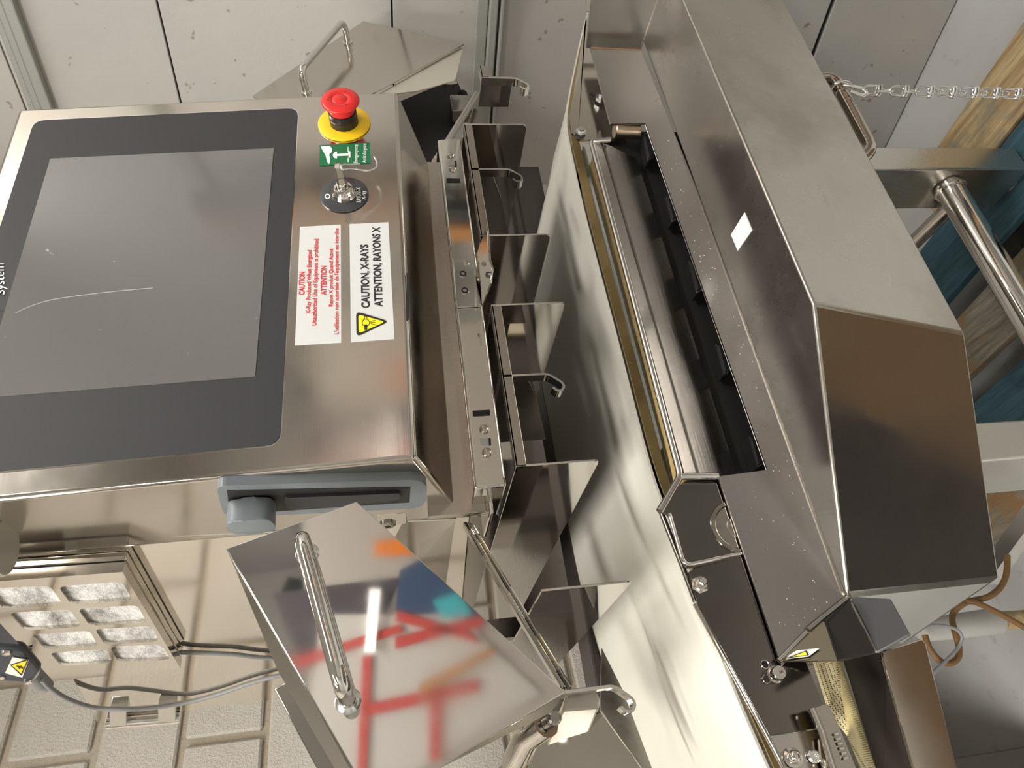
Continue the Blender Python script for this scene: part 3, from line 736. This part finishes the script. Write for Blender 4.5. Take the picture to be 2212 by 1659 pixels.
# wear strip under the belt edge
nw = [p + Vector((0, -.004, -.0035)) for p in nn if p.x < 1.02]
strip('wear_strip', [[p, p + Vector((0, -.001, -.010 - .006 * max(0, .25 - p.x) * 2))] for p in nw], gold, cv, .003)
# far side rail
fr = []
tag(strip('far_rail', [[Vector((x, 1.04, 1.322)), Vector((x, 1.052, 1.322)), Vector((x, 1.052, 1.30))] for x in (-.2, .3, .8, 1.15)], mat('rail_brown', (.035, .028, .024), .45), cv, .003), None)
box('far_rail_body', (-.2, 1.055, 1.24), (1.15, 1.12, 1.318), mat('rail_brown', (.035, .028, .024), .45), cv, .002)
# deck between belt and rim
strip('deck', [[Vector((x, .664, 1.303)), Vector((x, .640, 1.301)), Vector((x, .602, 1.303))] for x in (.25, .3, .5, .70, .72)], st_dark, cv, .002)
# inner tray with rolled rim
YG = 0.60
zr = 1.59 - .452 * YG
def X_(x, y, Y=YG): return hY(x, y, Y)
xL, xR = X_(1470, 1028).x, X_(1277, 305).x
tp = [Vector((x, 0, 0)) for x in (xL, xR)]
tray = strip('tray', [[Vector((x, YG + .003, zr - .003)), Vector((x, YG, zr)), Vector((x, YG - .002, zr - .002)), Vector((x, YG + .008, zr - .03)), Vector((x, YG + .028, 1.59 - .54 * (YG + .028)))] for x in (xL, xL + .1, (xL + xR) / 2, xR)], steel('tray_steel', (0.15, 0.14, 0.13), 0.14, 0.28, 0.05, (1, 30, 30), .05), cv, .0025, 30)
tube('tray_rim', fillet_path([X_(1425, 1105), X_(1470, 1028), X_(1277, 305) , X_(1318, 302)], .006, 5), .0034, steel('rim_steel', (0.50, 0.48, 0.45), .18, .3, 0), cv, 10)
tube('tray_rim', [X_(1470, 1029), X_(1551, 1029)], .0034, chrome, cv, 10)
# black sheet painted as the cavity's shade under the tray, with black guide blocks
box('slot_cavity', (xL - .01, YG + .035, 1.17), (xR + .06, YG + .04, 1.30), dark_in, cv)
bar_y = YG + .012
for q in ([(1388, 288), (1402, 283), (1416, 335), (1400, 345)], [(1437, 420), (1448, 424), (1465, 470), (1452, 478)], [(1488, 558), (1500, 566), (1520, 622), (1506, 632)], [(1546, 738), (1558, 745), (1580, 800), (1565, 808)], [(1618, 938), (1628, 945), (1652, 1000), (1637, 1008)]):
    ps = [X_(x, y, bar_y) for x, y in q]
    plate('guide_block', ps, .02, black, cv, .003, NB)
# slotted side plate (G)
def G(x, y): return X_(x, y, YG)
Gp = [G(1318, 268), G(1395, 265), G(1525, 640), G(1660, 1016), G(1551, 1028), G(1690, 1442), G(1743, 1366), G(1833, 1290), G(1814, 1274), G(1642, 745), G(1385, 108), G(1275, 103)]
plate('side_plate', Gp, .003, st_plate, cv, .0006, NB)
# specks of residue on the side plate
bm = bmesh.new()
for k in range(110):
    y_ = random.uniform(300, 1380); f_ = random.uniform(.12, .95)
    xa_ = 1395 + .349 * (y_ - 265); xb_ = 1383 + .367 * (y_ - 108)
    if y_ > 1030: xa_ = 1551 + .336 * (y_ - 1028); xb_ = min(xb_, 1833 - (y_ - 1290) * 1.05 if y_ > 1290 else 9999)
    if xb_ - xa_ < 12: continue
    c_ = G(xa_ + f_ * (xb_ - xa_), y_) + Vector((0, -.0003, 0))
    bmesh.ops.create_icosphere(bm, subdivisions=1, radius=random.uniform(.0002, .00055), matrix=Matrix.Translation(c_))
tag(build('residue_specks', bm, mat('speck_white', (.62, .60, .55), .4), cv), kind='stuff')
# weld fillets in the corner
mcol = steel('weld', (0.62, 0.58, 0.53), .2, .4, .0)
rust = mat('rust_line', (0.20, 0.11, 0.06), .6)
tube('weld_seam', [G(1277, 103), G(1383, 108)], .0011, rust, cv, 8)
tpp = plate('tail_plate', [at(1098, 397, 1.2), at(1182, 399, 1.2), at(1168, 520, 1.2), at(1090, 520, 1.2)], .004, st_post, cv, .001, NB)
plate('tail_slot', [at(1104, 400, 1.197), at(1147, 401, 1.197), at(1149, 409, 1.197), at(1104, 408, 1.197)], .002, dark_in, tpp, n=NB, r=.003)
for x, y in ((1110, 415), (1128, 419), (1147, 427), (1104, 441)):
    lathe('tail_bolt', [(.010, 0), (.010, .003), (.007, .004), (.007, .009), (.004, .010), (0, .010)], at(x, y, 1.197), NB, galv, tpp, 14, 40)
# bearing plate at the far end with bolts
YB = .625
bp = plate('bearing_plate', [at(1268, 25, YB), at(1262, 60, YB), at(1274, 66, YB), at(1275, 103, YB), at(1330, 266, YB), at(1330, 300, YB), at(1250, 302, YB), at(1234, 285, YB), at(1230, 255, YB)], .003, st_panel, cv, .0006, NB, r=.004, only=(6, 7))
for x, y in ((1253, 291), (1297, 216)):
    lathe('bolt', [(.0075, 0), (.0075, .005), (.004, .0055), (.004, .010), (0, .010)], at(x, y, YB - .003), NB, galv, bp, 6, 10)
for x, y in ((1279, 206), (1286, 217)):
    lathe('bolt_hole', [(.0035, 0), (.0035, .0006), (0, .0006)], at(x, y, YB), NB, dark_in, bp, 14)
plate('end_plate', [at(1268, 25, YB - .002), at(1285, 20, YB), at(1280, -40, YB), at(1262, -40, YB)], .002, st_panel, cv)
# roller end seen inside the slot
lathe('roller', [(.0085, 0), (.0095, .001), (.0095, .033), (.0085, .034)], X_(1327, 282, .612), (0, .05, -1), steel('worn_roller', (.55, .46, .36), .2, .4, .02, (1, 1, 1), 0, .7, (.35, .25, .15)), cv, 24)
# lower side plates left of the slot (behind G)
YP = .6052
lp = plate('left_plate', [at(1487, 1236, YP), at(1500, 1228, YP), at(1640, 1190, YP), at(1770, 1500, YP), at(1830, 1700, YP), at(1715, 1700, YP), at(1690, 1640, YP), at(1510, 1310, YP)], .003, steel('left_plate_steel', (0.17, 0.155, 0.135), .10, .2, .04), cv, .0008, NB)
# drum recess
dr = plate('recess_frame', [at(1428, 1104, YP), at(1474, 1040, YP), at(1570, 1028, YP), at(1640, 1195, YP), at(1490, 1228, YP), at(1478, 1222, YP), at(1446, 1112, YP)], .003, steel('recess_steel', (0.19, 0.175, 0.155), .08, .18, .02), cv, .0012, NB, r=.006)
lathe('drum', [(.025, 0), (.0245, .0012), (.021, .0015), (.020, .0005), (.010, .0005), (.009, .0016), (0, .0016)], at(1592, 1138, YP), (0, -1, 0), steel('drum_steel', (0.42, 0.38, 0.33), .08, .2, .02), dr, 40)
tube('recess_bead', fillet_path([at(1446, 1110, YP), at(1478, 1222, YP), at(1605, 1195, YP)], .008, 5), .002, chrome, dr, 8)
# rolled edge along the inclined section
tube('rolled_edge', [at(1505, 1302, .62), at(1603, 1480, .62), at(1715, 1688, .62)], .0042, chrome, cv, 12)
tube('rolled_edge', [at(1428, 1106, .622), at(1475, 1225, .622), at(1503, 1300, .622)], .0026, st_dark, cv, 10)
# bolt, holes and socket screw
bt = lathe('hex_bolt', [(.0078, 0), (.0078, .0015), (.0062, .002), (.0062, .0062), (.0056, .0068), (.0040, .0068), (.0040, .0125), (.0032, .0135), (0, .0135)], at(1511, 1264, YP), Vector((0, -1, .1)), chrome, cv, 6, 20)
for x, y in ((1653, 1435), (1656, 1467)):
    lathe('plate_hole', [(.0030, 0), (.0030, .0004), (0, .0004)], at(x, y, YP), NB, dark_in, cv, 20)
    tube('hole_edge', [at(x, y, YP - .001) + Vector((math.cos(a) * .0032, 0, math.sin(a) * .0032)) for a in [2 * PI * i / 20 for i in range(20)]], .0004, chrome, cv, 6, True)
sb = lathe('socket_screw', [(.0068, 0), (.0068, .003), (.0056, .0035), (.0056, .012), (.0050, .0128), (.0030, .0128), (.0030, .009), (0, .009)], at(1673, 1458, YP), Vector((.0, -1, .1)), chrome, cv, 24, 40)
# draw latch at the bottom
bracket = plate('latch_base', [at(1664, 1588, .604), at(1770, 1572, .604), at(1800, 1700, .604), at(1712, 1700, .604)], .003, steel('latch_steel', (.50, .46, .41), .12, .24, .02), cv, .001, NB)
ll = plate('latch_lever', [at(1752, 1533, .59), at(1790, 1518, .585), at(1825, 1600, .585), at(1868, 1700, .585), at(1812, 1700, .59), at(1778, 1606, .59)], .004, steel('latch_steel'), cv, .0015, None, r=.004, only=(0, 1))
for k in range(6):
    x0 = 1800 + k * 4.1; y0 = 1583 + k * 10.4
    plate('grip_rib', [at(x0, y0, .5825), at(x0 + 13, y0 - 3, .5815), at(x0 + 16, y0 + 4.5, .5815), at(x0 + 3, y0 + 7.5, .5825)], .002, chrome, ll, .0006)
tube('latch_edge', [at(1754, 1530, .588), at(1775, 1580, .588), at(1812, 1700, .588)], .0028, chrome, ll, 10)
plate('latch_arm', [at(1768, 1596, .598), at(1778, 1588, .598), at(1800, 1650, .598), at(1815, 1700, .598), at(1790, 1700, .598), at(1772, 1640, .598)], .003, steel('latch_steel'), cv, .001, NB)
lathe('acorn_nut', [(.0072, 0), (.0072, .0015), (.0050, .002), (.0050, .005), (.0046, .008), (.0030, .0105), (0, .0115)], at(1713, 1637, .602), Vector((.1, -.9, .2)), chrome, cv, 28, 40)
lathe('latch_screw', [(.0050, 0), (.0050, .0012), (.0036, .0025), (.0016, .0025), (.0012, .0012), (0, .0012)], at(1758, 1634, .602), Vector((.1, -.9, .2)), galv, cv, 24, 40)
lathe('latch_pivot', [(.0042, 0), (.0042, .002), (.003, .003), (0, .003)], at(1786, 1652, .598), Vector((.1, -.9, .2)), steel('latch_steel'), cv, 20, 40)
# woven strip, near-black slab painted as the gap's shade, and channel on the near side of the inclined section
plate('woven_strip', [at(1745, 1395, .640), at(1812, 1380, .612), at(1812, 1425, .612), at(1905, 1700, .612), at(1875, 1700, .64), at(1830, 1590, .64), at(1790, 1540, .64)], .002, perfm, cv)
solid('dark_gap', [at(1808, 1380, .611), at(1915, 1370, .585), at(1915, 1410, .585), at(1990, 1710, .585), at(1908, 1710, .611)], [p + Vector((0, .05, -.03)) for p in (at(1808, 1380, .611), at(1915, 1370, .585), at(1915, 1410, .585), at(1990, 1710, .585), at(1908, 1710, .611))], mat('dark_gap', (.012, .008, .005), .7, spec=.2), cv)
plate('near_channel', [at(1905, 1408, .58), at(1990, 1380, .58), at(2000, 1388, .58), at(2080, 1710, .58), at(1988, 1710, .58), at(1908, 1425, .58)], .004, steel('channel_steel', (.52, .47, .41), .06, .16, .04), cv, .001, NB)

# ---------------------------------------------------------------- drive hood in front
dh = thing('drive_hood', (.4, .52, 1.08), 'angular stainless drive hood on the near side of the conveyor, with mirror end facet', 'machine cover')
zh = 1.59 - .645 * YG
def H(x, y): return hZ(x, y, zh)
cr0 = H(1815, 1278); r3 = H(1830, 1285); r2 = H(1757, 655); r1 = H(1460, 0)
Yr = r2.y
# front face slopes back slightly towards its foot
aI = .15
nI = Vector((0, -1, -aI)).normalized()
def IP(x, y): return hit(x, y, r2, nI)
i2 = IP(2085, 720); i1 = IP(1690, 0)
nJ = (r3 - r2).cross(i2 - r2).normalized()
i3 = hit(2160, 1250, r2, nJ)
k1 = at(1945, 1400, .60); 
xe = 1.04
r1e = Vector((xe, Yr, zh)); i1e = Vector((xe, i2.y, i2.z))
bk_l = Vector((cr0.x - .004, YG + .0, zh)); 
bkb_l = at(1945, 1400, .622); bkb_r = Vector((xe, YG + .01, 1.06))
bm = bmesh.new()
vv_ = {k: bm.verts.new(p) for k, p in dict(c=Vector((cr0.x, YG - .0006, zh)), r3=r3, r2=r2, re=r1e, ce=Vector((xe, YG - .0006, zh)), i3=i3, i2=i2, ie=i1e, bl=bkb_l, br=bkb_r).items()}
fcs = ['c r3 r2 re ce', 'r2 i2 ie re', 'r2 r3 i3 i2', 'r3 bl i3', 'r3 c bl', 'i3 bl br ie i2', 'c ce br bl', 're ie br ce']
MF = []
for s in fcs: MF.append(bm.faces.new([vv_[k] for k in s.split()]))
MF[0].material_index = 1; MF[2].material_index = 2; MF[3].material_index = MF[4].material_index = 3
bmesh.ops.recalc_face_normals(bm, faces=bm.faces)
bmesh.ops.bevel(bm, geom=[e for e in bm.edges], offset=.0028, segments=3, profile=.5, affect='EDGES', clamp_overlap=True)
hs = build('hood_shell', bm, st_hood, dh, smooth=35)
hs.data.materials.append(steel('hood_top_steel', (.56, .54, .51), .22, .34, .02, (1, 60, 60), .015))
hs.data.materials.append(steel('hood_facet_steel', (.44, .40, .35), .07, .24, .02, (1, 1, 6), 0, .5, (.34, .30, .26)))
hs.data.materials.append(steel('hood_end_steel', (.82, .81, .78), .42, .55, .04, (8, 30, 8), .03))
# raised end wall at the far end (upper part of the hood)
M0 = H(1383, 108); M1 = H(1422, -4); M1b = H(1452, -90)
top0 = G(1275, 103)
dz = top0.z - M0.z
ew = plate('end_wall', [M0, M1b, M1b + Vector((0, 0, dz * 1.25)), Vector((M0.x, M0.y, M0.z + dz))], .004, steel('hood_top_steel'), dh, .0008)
tube('weld_seam', [M0, M1b], .0012, mcol, dh, 8)
# small white sticker on the hood top
wsx = plate('white_label', [H(1909 - 300, 459) + Vector((0, 0, .0006)), H(1625, 497) + Vector((0, 0, .0006)), H(1594, 541) + Vector((0, 0, .0006)), H(1580, 507) + Vector((0, 0, .0006))], .0006, white, dh, n=Vector((0, 0, 1)))
# bent guard under the hood's left end
gA, gB = G(1682, 1428), G(1833, 1291)
gC = at(1893, 1408, .52); gD = at(1809, 1427, .58)
gE = at(1922, 1293, .53); gF = at(1964, 1369, .50)
gg = gA + (gB - gA) * .62
gm = at(1780, 1343, .585)
plate('guard_window', [gA, gg, gm, gD], .002, steel('guard_glass', (.30, .26, .19), .05, .12, .0), dh, .0004)
plate('guard_side', [gm, gB, at(1840, 1303, .575), gC, gD], .002, mat('guard_black', (.012, .011, .010), .12, spec=.6), dh, .0004)
plate('guard_front', [at(1840, 1303, .575), gB + Vector((0, -.004, 0)), gE, gF, gC], .002, mat('guard_grey', (.075, .075, .078), .35), dh, .0004)
tube('guard_fold', [at(1840, 1303, .574), gC], .0009, chrome, dh, 6)
tube('guard_edge', [gA, at(1743, 1366, .599)], .0024, chrome, dh, 8)
tube('guard_edge', [at(1745, 1362, .599), gB], .0032, steel('rim_steel'), dh, 8)
gn = facing([gA, gm, gD])
def GW(x, y, l): return hit(x, y, gA + gn * l, gn)
gw = plate('warning_sticker', [GW(1703, 1416, .0008), GW(1721, 1405, .0008), GW(1771, 1400, .0008), GW(1747, 1418, .0008), GW(1698, 1424, .0008)], .0004, white, dh)
plate('pictogram', [GW(1698, 1422, .0014), GW(1742, 1405, .0014), GW(1747, 1415, .0014)], .0004, inkblk, gw)
plate('pictogram', [GW(1712, 1418.5, .002), GW(1740, 1407.5, .002), GW(1743.5, 1414.5, .002)], .0004, yelink, gw)
# loop handle under the hood
yh = i2.y + .02
hz = .0
HH = [at(1768, 150, yh + .01), at(1797, 163, yh), at(1889, 333, yh), at(1838, 342, yh + .02)]
HH = [Vector((HH[1].x, yh + .015, HH[0].z + .03))] + [HH[1], HH[2]] + [Vector((HH[2].x, yh + .015, HH[3].z + .03))]
# the loop is bent from one tube
hdl = tube('loop_handle', fillet_path(HH, .022, 7), .0080, steel('handle_steel', (.50, .45, .40), .08, .16, 0), dh, 18)

# chain hanging from the handle
ch = thing('steel_chain', at(2000, 200, yh), 'galvanised knotted chain hanging from the loop handle in front of the grey wall', 'chain')
p0 = at(1840, 192, yh - .004)
def link_mesh(c, L, w, ax_, side, r, knot=True):
    bm = bmesh.new(); pts = []
    k = 24
    for i in range(k):
        a = 2 * PI * i / k
        px = (L / 2 - w / 2) * (1 if math.cos(a) > 0 else -1) + math.cos(a) * w / 2
        pts.append(c + ax_ * px + side * math.sin(a) * w / 2)
    bm_tube(bm, pts, r, 8, True)
    if knot:
        nrm = ax_.cross(side)
        for s in (-.0012, .0022):
            bm_tube(bm, [c + ax_ * (L * .30 + s) + (side * math.cos(a) * (w / 2 + r * 1.2) + nrm * math.sin(a) * r * 2.4) for a in [2 * PI * i / 14 for i in range(14)]], r * .9, 6, True)
    return bm
# ring round the handle
bm = bmesh.new(); hdir = (HH[2] - HH[1]).normalized()
q = at(1812, 195, yh); vs1 = Vector((0, -1, 0)); vs2 = hdir.cross(vs1)
bm_tube(bm, fillet_path([q - vs2 * .014 + vs1 * .006, q - vs2 * .006 + vs1 * .012, q + vs2 * .010 + vs1 * .012, q + vs2 * .013 - vs1 * .010, q - vs2 * .012 - vs1 * .011], .008, 4), .0022, 8)
build('chain_ring', bm, galv, ch, smooth=50)
start = at(1822, 184, yh - .012)
bm = bmesh.new(); bm_tube(bm, smooth_path([start, at(1840, 186, yh - .014), at(1862, 192, yh - .013), at(1872, 202, yh - .012), at(1862, 206, yh - .011), at(1836, 197, yh - .012)], 5), .0022, 8)
build('chain_link', bm, galv, ch, smooth=50)
xs = [1885, 1943, 1998, 2046, 2093, 2140, 2186, 2232]
for i, x in enumerate(xs):
    c_ = at(x, 195 + i * 1.2, yh - .012); d = (at(x + 10, 195.5 + i * 1.2, yh - .012) - c_).normalized()
    nv = (VC - c_).normalized(); sd = d.cross(nv).normalized()
    L_ = (at(x + 19, 195, yh - .012) - at(x - 19, 195, yh - .012)).length
    if i % 2: pass
    build('chain_link', link_mesh(c_, L_, .0105, d, (sd * .95 + nv * .3).normalized(), .0014), galv, ch, smooth=50)
    if i < len(xs) - 1:
        x2 = (x + xs[i + 1]) / 2; c2 = at(x2, 196 + i * 1.2, yh - .012)
        build('chain_link', link_mesh(c2, L_ * .82, .0095, d, (sd * (.55 if i > 1 else .15) + nv * .8).normalized(), .0013, False), galv, ch, smooth=50)

# ---------------------------------------------------------------- legs and tubes of the stand
st = thing('conveyor_stand', (.7, .95, 0), 'steel stand under the conveyor with two box legs and chrome cross tubes', 'stand')
Yl = .90
x0, x1 = .974, 1.037
lg = box('leg', (x0, Yl, .278), (x1, Yl + .11, 1.2), st_post, st, .004, 3)
box('leg', (.358, Yl, .19), (.422, Yl + .15, 1.2), steel('left_post_steel', (.74, .73, .69), .3, .45, .02, (40, 40, 1), .05), st, .004, 3)
for (a, b, z) in ((x0 + .03, Yl + .055, .278), (.39, Yl + .07, .19)):
    lathe('leveling_foot', [(.030, 0), (.030, .004), (.012, .006), (.012, max(z - (.272 if a > .8 else FL), .012) + .004)], (a, b, .272 if a > .8 else FL), (0, 0, 1), galv, st, 24)
zt_ = 1.59 - 1.223 * (Yl + .05)
tube('cross_tube', [(.37, Yl + .05, zt_), (x0 + .005, Yl + .05, zt_)], .0265, chrome, st, 28)
lathe('tube_collar', [(.029, 0), (.031, .002), (.031, .006), (.027, .008)], (x0 - .012, Yl + .05, zt_), (1, 0, 0), chrome, st, 32)
z3 = .42; a_, b_ = hZ(2051, 449, z3), hZ(1975, 523, z3); d3 = (b_ - a_)
tube('depth_tube', [a_ - d3 * .3, b_ + d3 * 2.0], .016, chrome, st, 20)
z4 = .36; a_, b_ = at(2212, 1140, 1.05), at(2150, 1225, 1.12); d4 = b_ - a_
tube('brace_bar', [a_ - d4 * .4, b_ + d4 * .3], .019, st_post, st, 4)
box('stand_rail', (.30, Yl + .02, 1.15), (1.1, Yl + .09, 1.2), st_post, st, .003)

# ---------------------------------------------------------------- pallet, plank, floor clutter
zp = FL + .12
pl = thing('wooden_pallet', (.85, 1.1, FL), 'blue painted wooden pallet lying on the floor under the conveyor, boards with dark gaps', 'pallet')
g1a, g1b = hZ(2047, 644, zp), hZ(2212, 457, zp)
yawp = math.atan2(-(g1b - g1a).x, -(g1b - g1a).y) if True else 0
pd = (g1a - g1b).normalized(); pq = Vector((-pd.y, pd.x, 0))
if pq.x > 0: pq = -pq      # points left
def board(o0, w0, w1, z0, z1, mt, l0=-.62, l1=.30, parent=pl, name='board'):
    A = [o0 + pq * w0 + pd * l0, o0 + pq * w1 + pd * l0, o0 + pq * w1 + pd * l1, o0 + pq * w0 + pd * l1]
    A = [Vector((p.x, p.y, z0)) for p in A]
    return solid(name, A, [p + Vector((0, 0, z1 - z0)) for p in A], mt, parent, .003)
o0 = Vector((g1a.x, g1a.y, 0))
wgap = .055
board(o0, -.150, .0, zp - .022, zp, woodblue)
board(o0, wgap, wgap + .125, zp - .022, zp, woodgrey); board(o0, wgap + .18, wgap + .30, zp - .022, zp, woodblue); board(o0, wgap + .36, wgap + .47, zp - .022, zp, woodgrey)
for b in (-.6, -.2, .2):
    A = [o0 + pq * -.14 + pd * b, o0 + pq * .45 + pd * b, o0 + pq * .45 + pd * (b + .09), o0 + pq * -.14 + pd * (b + .09)]
    solid('runner', [Vector((p.x, p.y, FL)) for p in A], [Vector((p.x, p.y, zp - .022)) for p in A], mat('shaded_runner', (.02, .018, .015), .8), pl, .002)  # runners coloured near-black as the shade between the boards
wa, wb_, wc = hZ(2172, 100, FL + .10), hZ(2035, 299, FL + .10), hZ(2149, 322, FL + .10)
wd = (wb_ - wa).normalized(); wq = Vector((wd.y, -wd.x, 0)); wq = -wq if wq.x > 0 else wq
ww = (wc - wb_).dot(wq)
t = thing('loose_plank', (wa.x, wa.y, FL), 'worn wooden plank with flaking paint lying along the foot of the grey wall', 'plank')
A = [wa - wd * .5, wa + wd * .36, wa + wd * .36 + wq * ww, wa - wd * .5 + wq * ww]
solid('plank', [Vector((p.x, p.y, FL)) for p in A], [Vector((p.x, p.y, FL + .10)) for p in A], woodm, t, .006)
# pipe and cables at lower right
t = thing('grey_pipe', at(2100, 1350, 1.05), 'short grey plastic pipe standing among the brown cable loops under the hood', 'pipe')
tube('pipe_body', [at(1985, 1362, 1.06), at(2000, 1361, 1.06), at(2148, 1343, 1.06), at(2158, 1342, 1.06)], [.013, .0165, .0205, .017], pipe_grey, t, 20)
tube('pipe_plug', [at(2157, 1341, 1.06), at(2260, 1334, 1.06)], .0135, woodm, t, 12)
t = thing('brown_cable', at(2060, 1400, 1.0), 'brown cable hanging in loops below the hood beside the grey pipe', 'cable')
tube('cable_sheath', smooth_path([at(2176, 1200, 1.0), at(2174, 1240, 1.0), at(2160, 1270, 1.0), at(2133, 1290, 1.0), at(2090, 1300, 1.01), at(2064, 1318, 1.02), at(2057, 1336, 1.02), at(2062, 1362, 1.0), at(2071, 1395, 1.0), at(2070, 1420, 1.0), at(2052, 1433, 1.0), at(2030, 1427, 1.0), at(2008, 1400, 1.0), at(1998, 1372, 1.0)], 5), .0044, brown_cable, t, 10)
tube('cable_branch', smooth_path([at(2085, 1298, 1.0), at(2110, 1302, 1.0), at(2140, 1316, 1.0), at(2170, 1331, 1.0), at(2240, 1371, 1.0)], 5), .0042, brown_cable, t, 10)
t = thing('thin_cable', at(2050, 1410, .99), 'thin grey cord looping around the brown cable below the hood', 'cable')
tube('cord_sheath', smooth_path([at(1985, 1354, .98), at(2010, 1351, .98), at(2040, 1352, .98), at(2066, 1360, .98), at(2078, 1376, .985), at(2072, 1396, .99), at(2055, 1416, .99), at(2030, 1440, .99), at(2005, 1462, .99), at(1960, 1490, .99)], 5), .0025, mat('cord_grey', (.24, .25, .26), .45), t, 8)

# ---------------------------------------------------------------- things seen only as reflections
# signboard behind the operator
def RR(x, y, c0, nb):
    """where the left cover mirrors pixel direction (x, y) onto the board plane"""
    P = LC(x, y); d = (P - VC).normalized(); r = d - cn * (2 * d.dot(cn)); return P + r * ((c0 - P).dot(nb) / r.dot(nb))
BC = Vector((1.05, -1.15, 1.6)); BN = Vector((-.45, .88, 0)).normalized(); BU = Vector((BN.y, -BN.x, 0))
sgn = thing('signboard', (BC.x, BC.y, FL), 'tall board of red framed white signs behind the operator, mirrored in the polished left cover', 'signboard')
def bq(u0, u1, z0, z1, lift, th, mt, name, par=sgn):
    ps = [BC + BU * a + BN * lift + Vector((0, 0, b - BC.z)) for a, b in ((u0, z0), (u1, z0), (u1, z1), (u0, z1))]
    return plate(name, ps, th, mt, par, n=BN)
signred = mat('sign_red', (.50, .07, .06), .45); signwhite = mat('sign_white', (.52, .50, .46), .5); orange = mat('orange_paint', (.75, .20, .01), .5)
navy = mat('navy_blue', (.045, .08, .15), .5); teal = mat('teal', (.06, .42, .48), .5)
for a in (-.62, .55): bq(a, a + .05, FL, 2.05, 0, .05, st_post, 'board_post')
bq(-.62, .60, 1.05, 2.05, .002, .02, mat('board_grey', (.40, .37, .33), .5), 'back_panel')
def rq(pts, lift, mt, name):
    ps = [RR(x, y, BC + BN * lift, BN) for x, y in pts]; return plate(name, ps, .006, mt, sgn, n=BN)
rq([(690, 1330), (1000, 1330), (1060, 1400), (1170, 1500), (900, 1660), (660, 1660)], .010, signwhite, 'white_sign')
for q in ([(610, 1430), (860, 1352), (868, 1368), (618, 1450)], [(855, 1322), (1020, 1372), (1035, 1392), (850, 1345)], [(850, 1380), (1040, 1330), (1045, 1352), (850, 1405)], [(780, 1420), (800, 1418), (790, 1659), (770, 1659)], [(780, 1520), (1030, 1470), (1035, 1495), (785, 1545)], [(925, 1500), (950, 1495), (950, 1640), (925, 1640)]):
    rq(q, .018, signred, 'red_rail')
rq([(590, 1285), (700, 1270), (860, 1250), (830, 1330), (790, 1420), (650, 1440)], .008, mat('sign_dark', (.07, .065, .07), .5), 'dark_patch')
rq([(860, 1235), (940, 1190), (1050, 1330), (900, 1330), (850, 1322)], .014, navy, 'blue_panel')
rq([(930, 1300), (990, 1280), (1020, 1330), (950, 1338)], .022, teal, 'teal_patch')
rq([(805, 1175), (870, 1165), (895, 1200), (808, 1205)], .014, orange, 'orange_patch')
rq([(900, 1480), (1060, 1400), (1070, 1412), (905, 1500)], .026, crate_wood, 'wooden_bar')
rq([(795, 1275), (818, 1275), (806, 1410), (784, 1410)], .026, mat('strip_glow', (.9, .88, .84), .4, emit=(1, .95, .88), es=.9), 'strip_lamp')
# unseen floor sheets added to put dark and brown into the hood's reflection
t = thing('dark_floor_sheet', (-.45, -.25, FL), 'unseen black sheet added where the operator stands to darken the hood facet reflection', 'mat')
box('sheet_slab', (-1.3, -.9, FL), (-.14, .35, FL + .012), mat('sheet_black', (.02, .02, .02), .7), t, .003)  # added black sheet stands in for the operator's legs and shadow
t = thing('plywood_sheet', (.1, -.3, FL), 'brown plywood sheet on the floor in front of the drive hood', 'board')
box('sheet', (-.13, -1.0, FL), (.75, .35, FL + .018), wood('brown_plywood', (.105, .068, .036), (.08, .05, .026), (.14, .095, .055), (1.2, 14, 14)), t, .002)
# crate of upright planks at the back wall, mirrored in the fins
t = thing('plank_crate', room(-.35, 1.75, FL), 'dark crate faced with upright planks by the block wall, mirrored in the steel fins', 'crate')
rbox('crate_body', -1.5, .35, 1.60, 1.93, FL, 1.30, mat('crate_dark', (.07, .062, .05), .7), t, .004)
for k in range(6):
    a = -1.45 + k * .30
    rbox('plank', a, a + .19, 1.575, 1.60, FL + .02, 1.28, wood('pale_plank', (.60, .52, .38), (.46, .38, .26), (.68, .61, .48), (14, 14, 1.2)), t, .003)

# timbers behind the operator, mirrored in the screen console
def timber(name, label, a, b0, b1, z0, z1, mt):
    t = thing(name, room(a, (b0 + b1) / 2, z0), label, 'timber')
    rbox('timber_body', a, a + .05, b0, b1, z0, z1, mt, t, .004)
timber('timber_post', 'upright orange timber post against the right wall behind the operator, mirrored in the console', 1.58, -1.01, -.93, FL, 2.3, crate_wood)
timber('timber_post', 'upright dark post against the right wall behind the operator, mirrored beside the orange one', 1.58, -.90, -.82, FL, 2.3, mat('dark_paint', (.04, .05, .055), .5))
def RPn(x, y, b):
    P = PP(x, y); d = (P - VC).normalized(); r = d - PN * (2 * d.dot(PN)); return P + r * ((b - P.dot(E2)) / r.dot(E2))
def beam(label, p, q, w, mt):
    A, B = RPn(*p, -2.7), RPn(*q, -2.7); t = thing('leaning_beam', (A + B) / 2, label, 'timber')
    d = (B - A).normalized(); n_ = E2; sd_ = d.cross(n_).normalized() * w
    plate('beam_body', [A - sd_, B - sd_, B + sd_, A + sd_], .06, mt, t, .004, n_)
beam('dark beam leaning across the front wall, mirrored low in the console', (655, 845), (872, 905), .06, mat('dark_paint', (.04, .05, .055), .5))
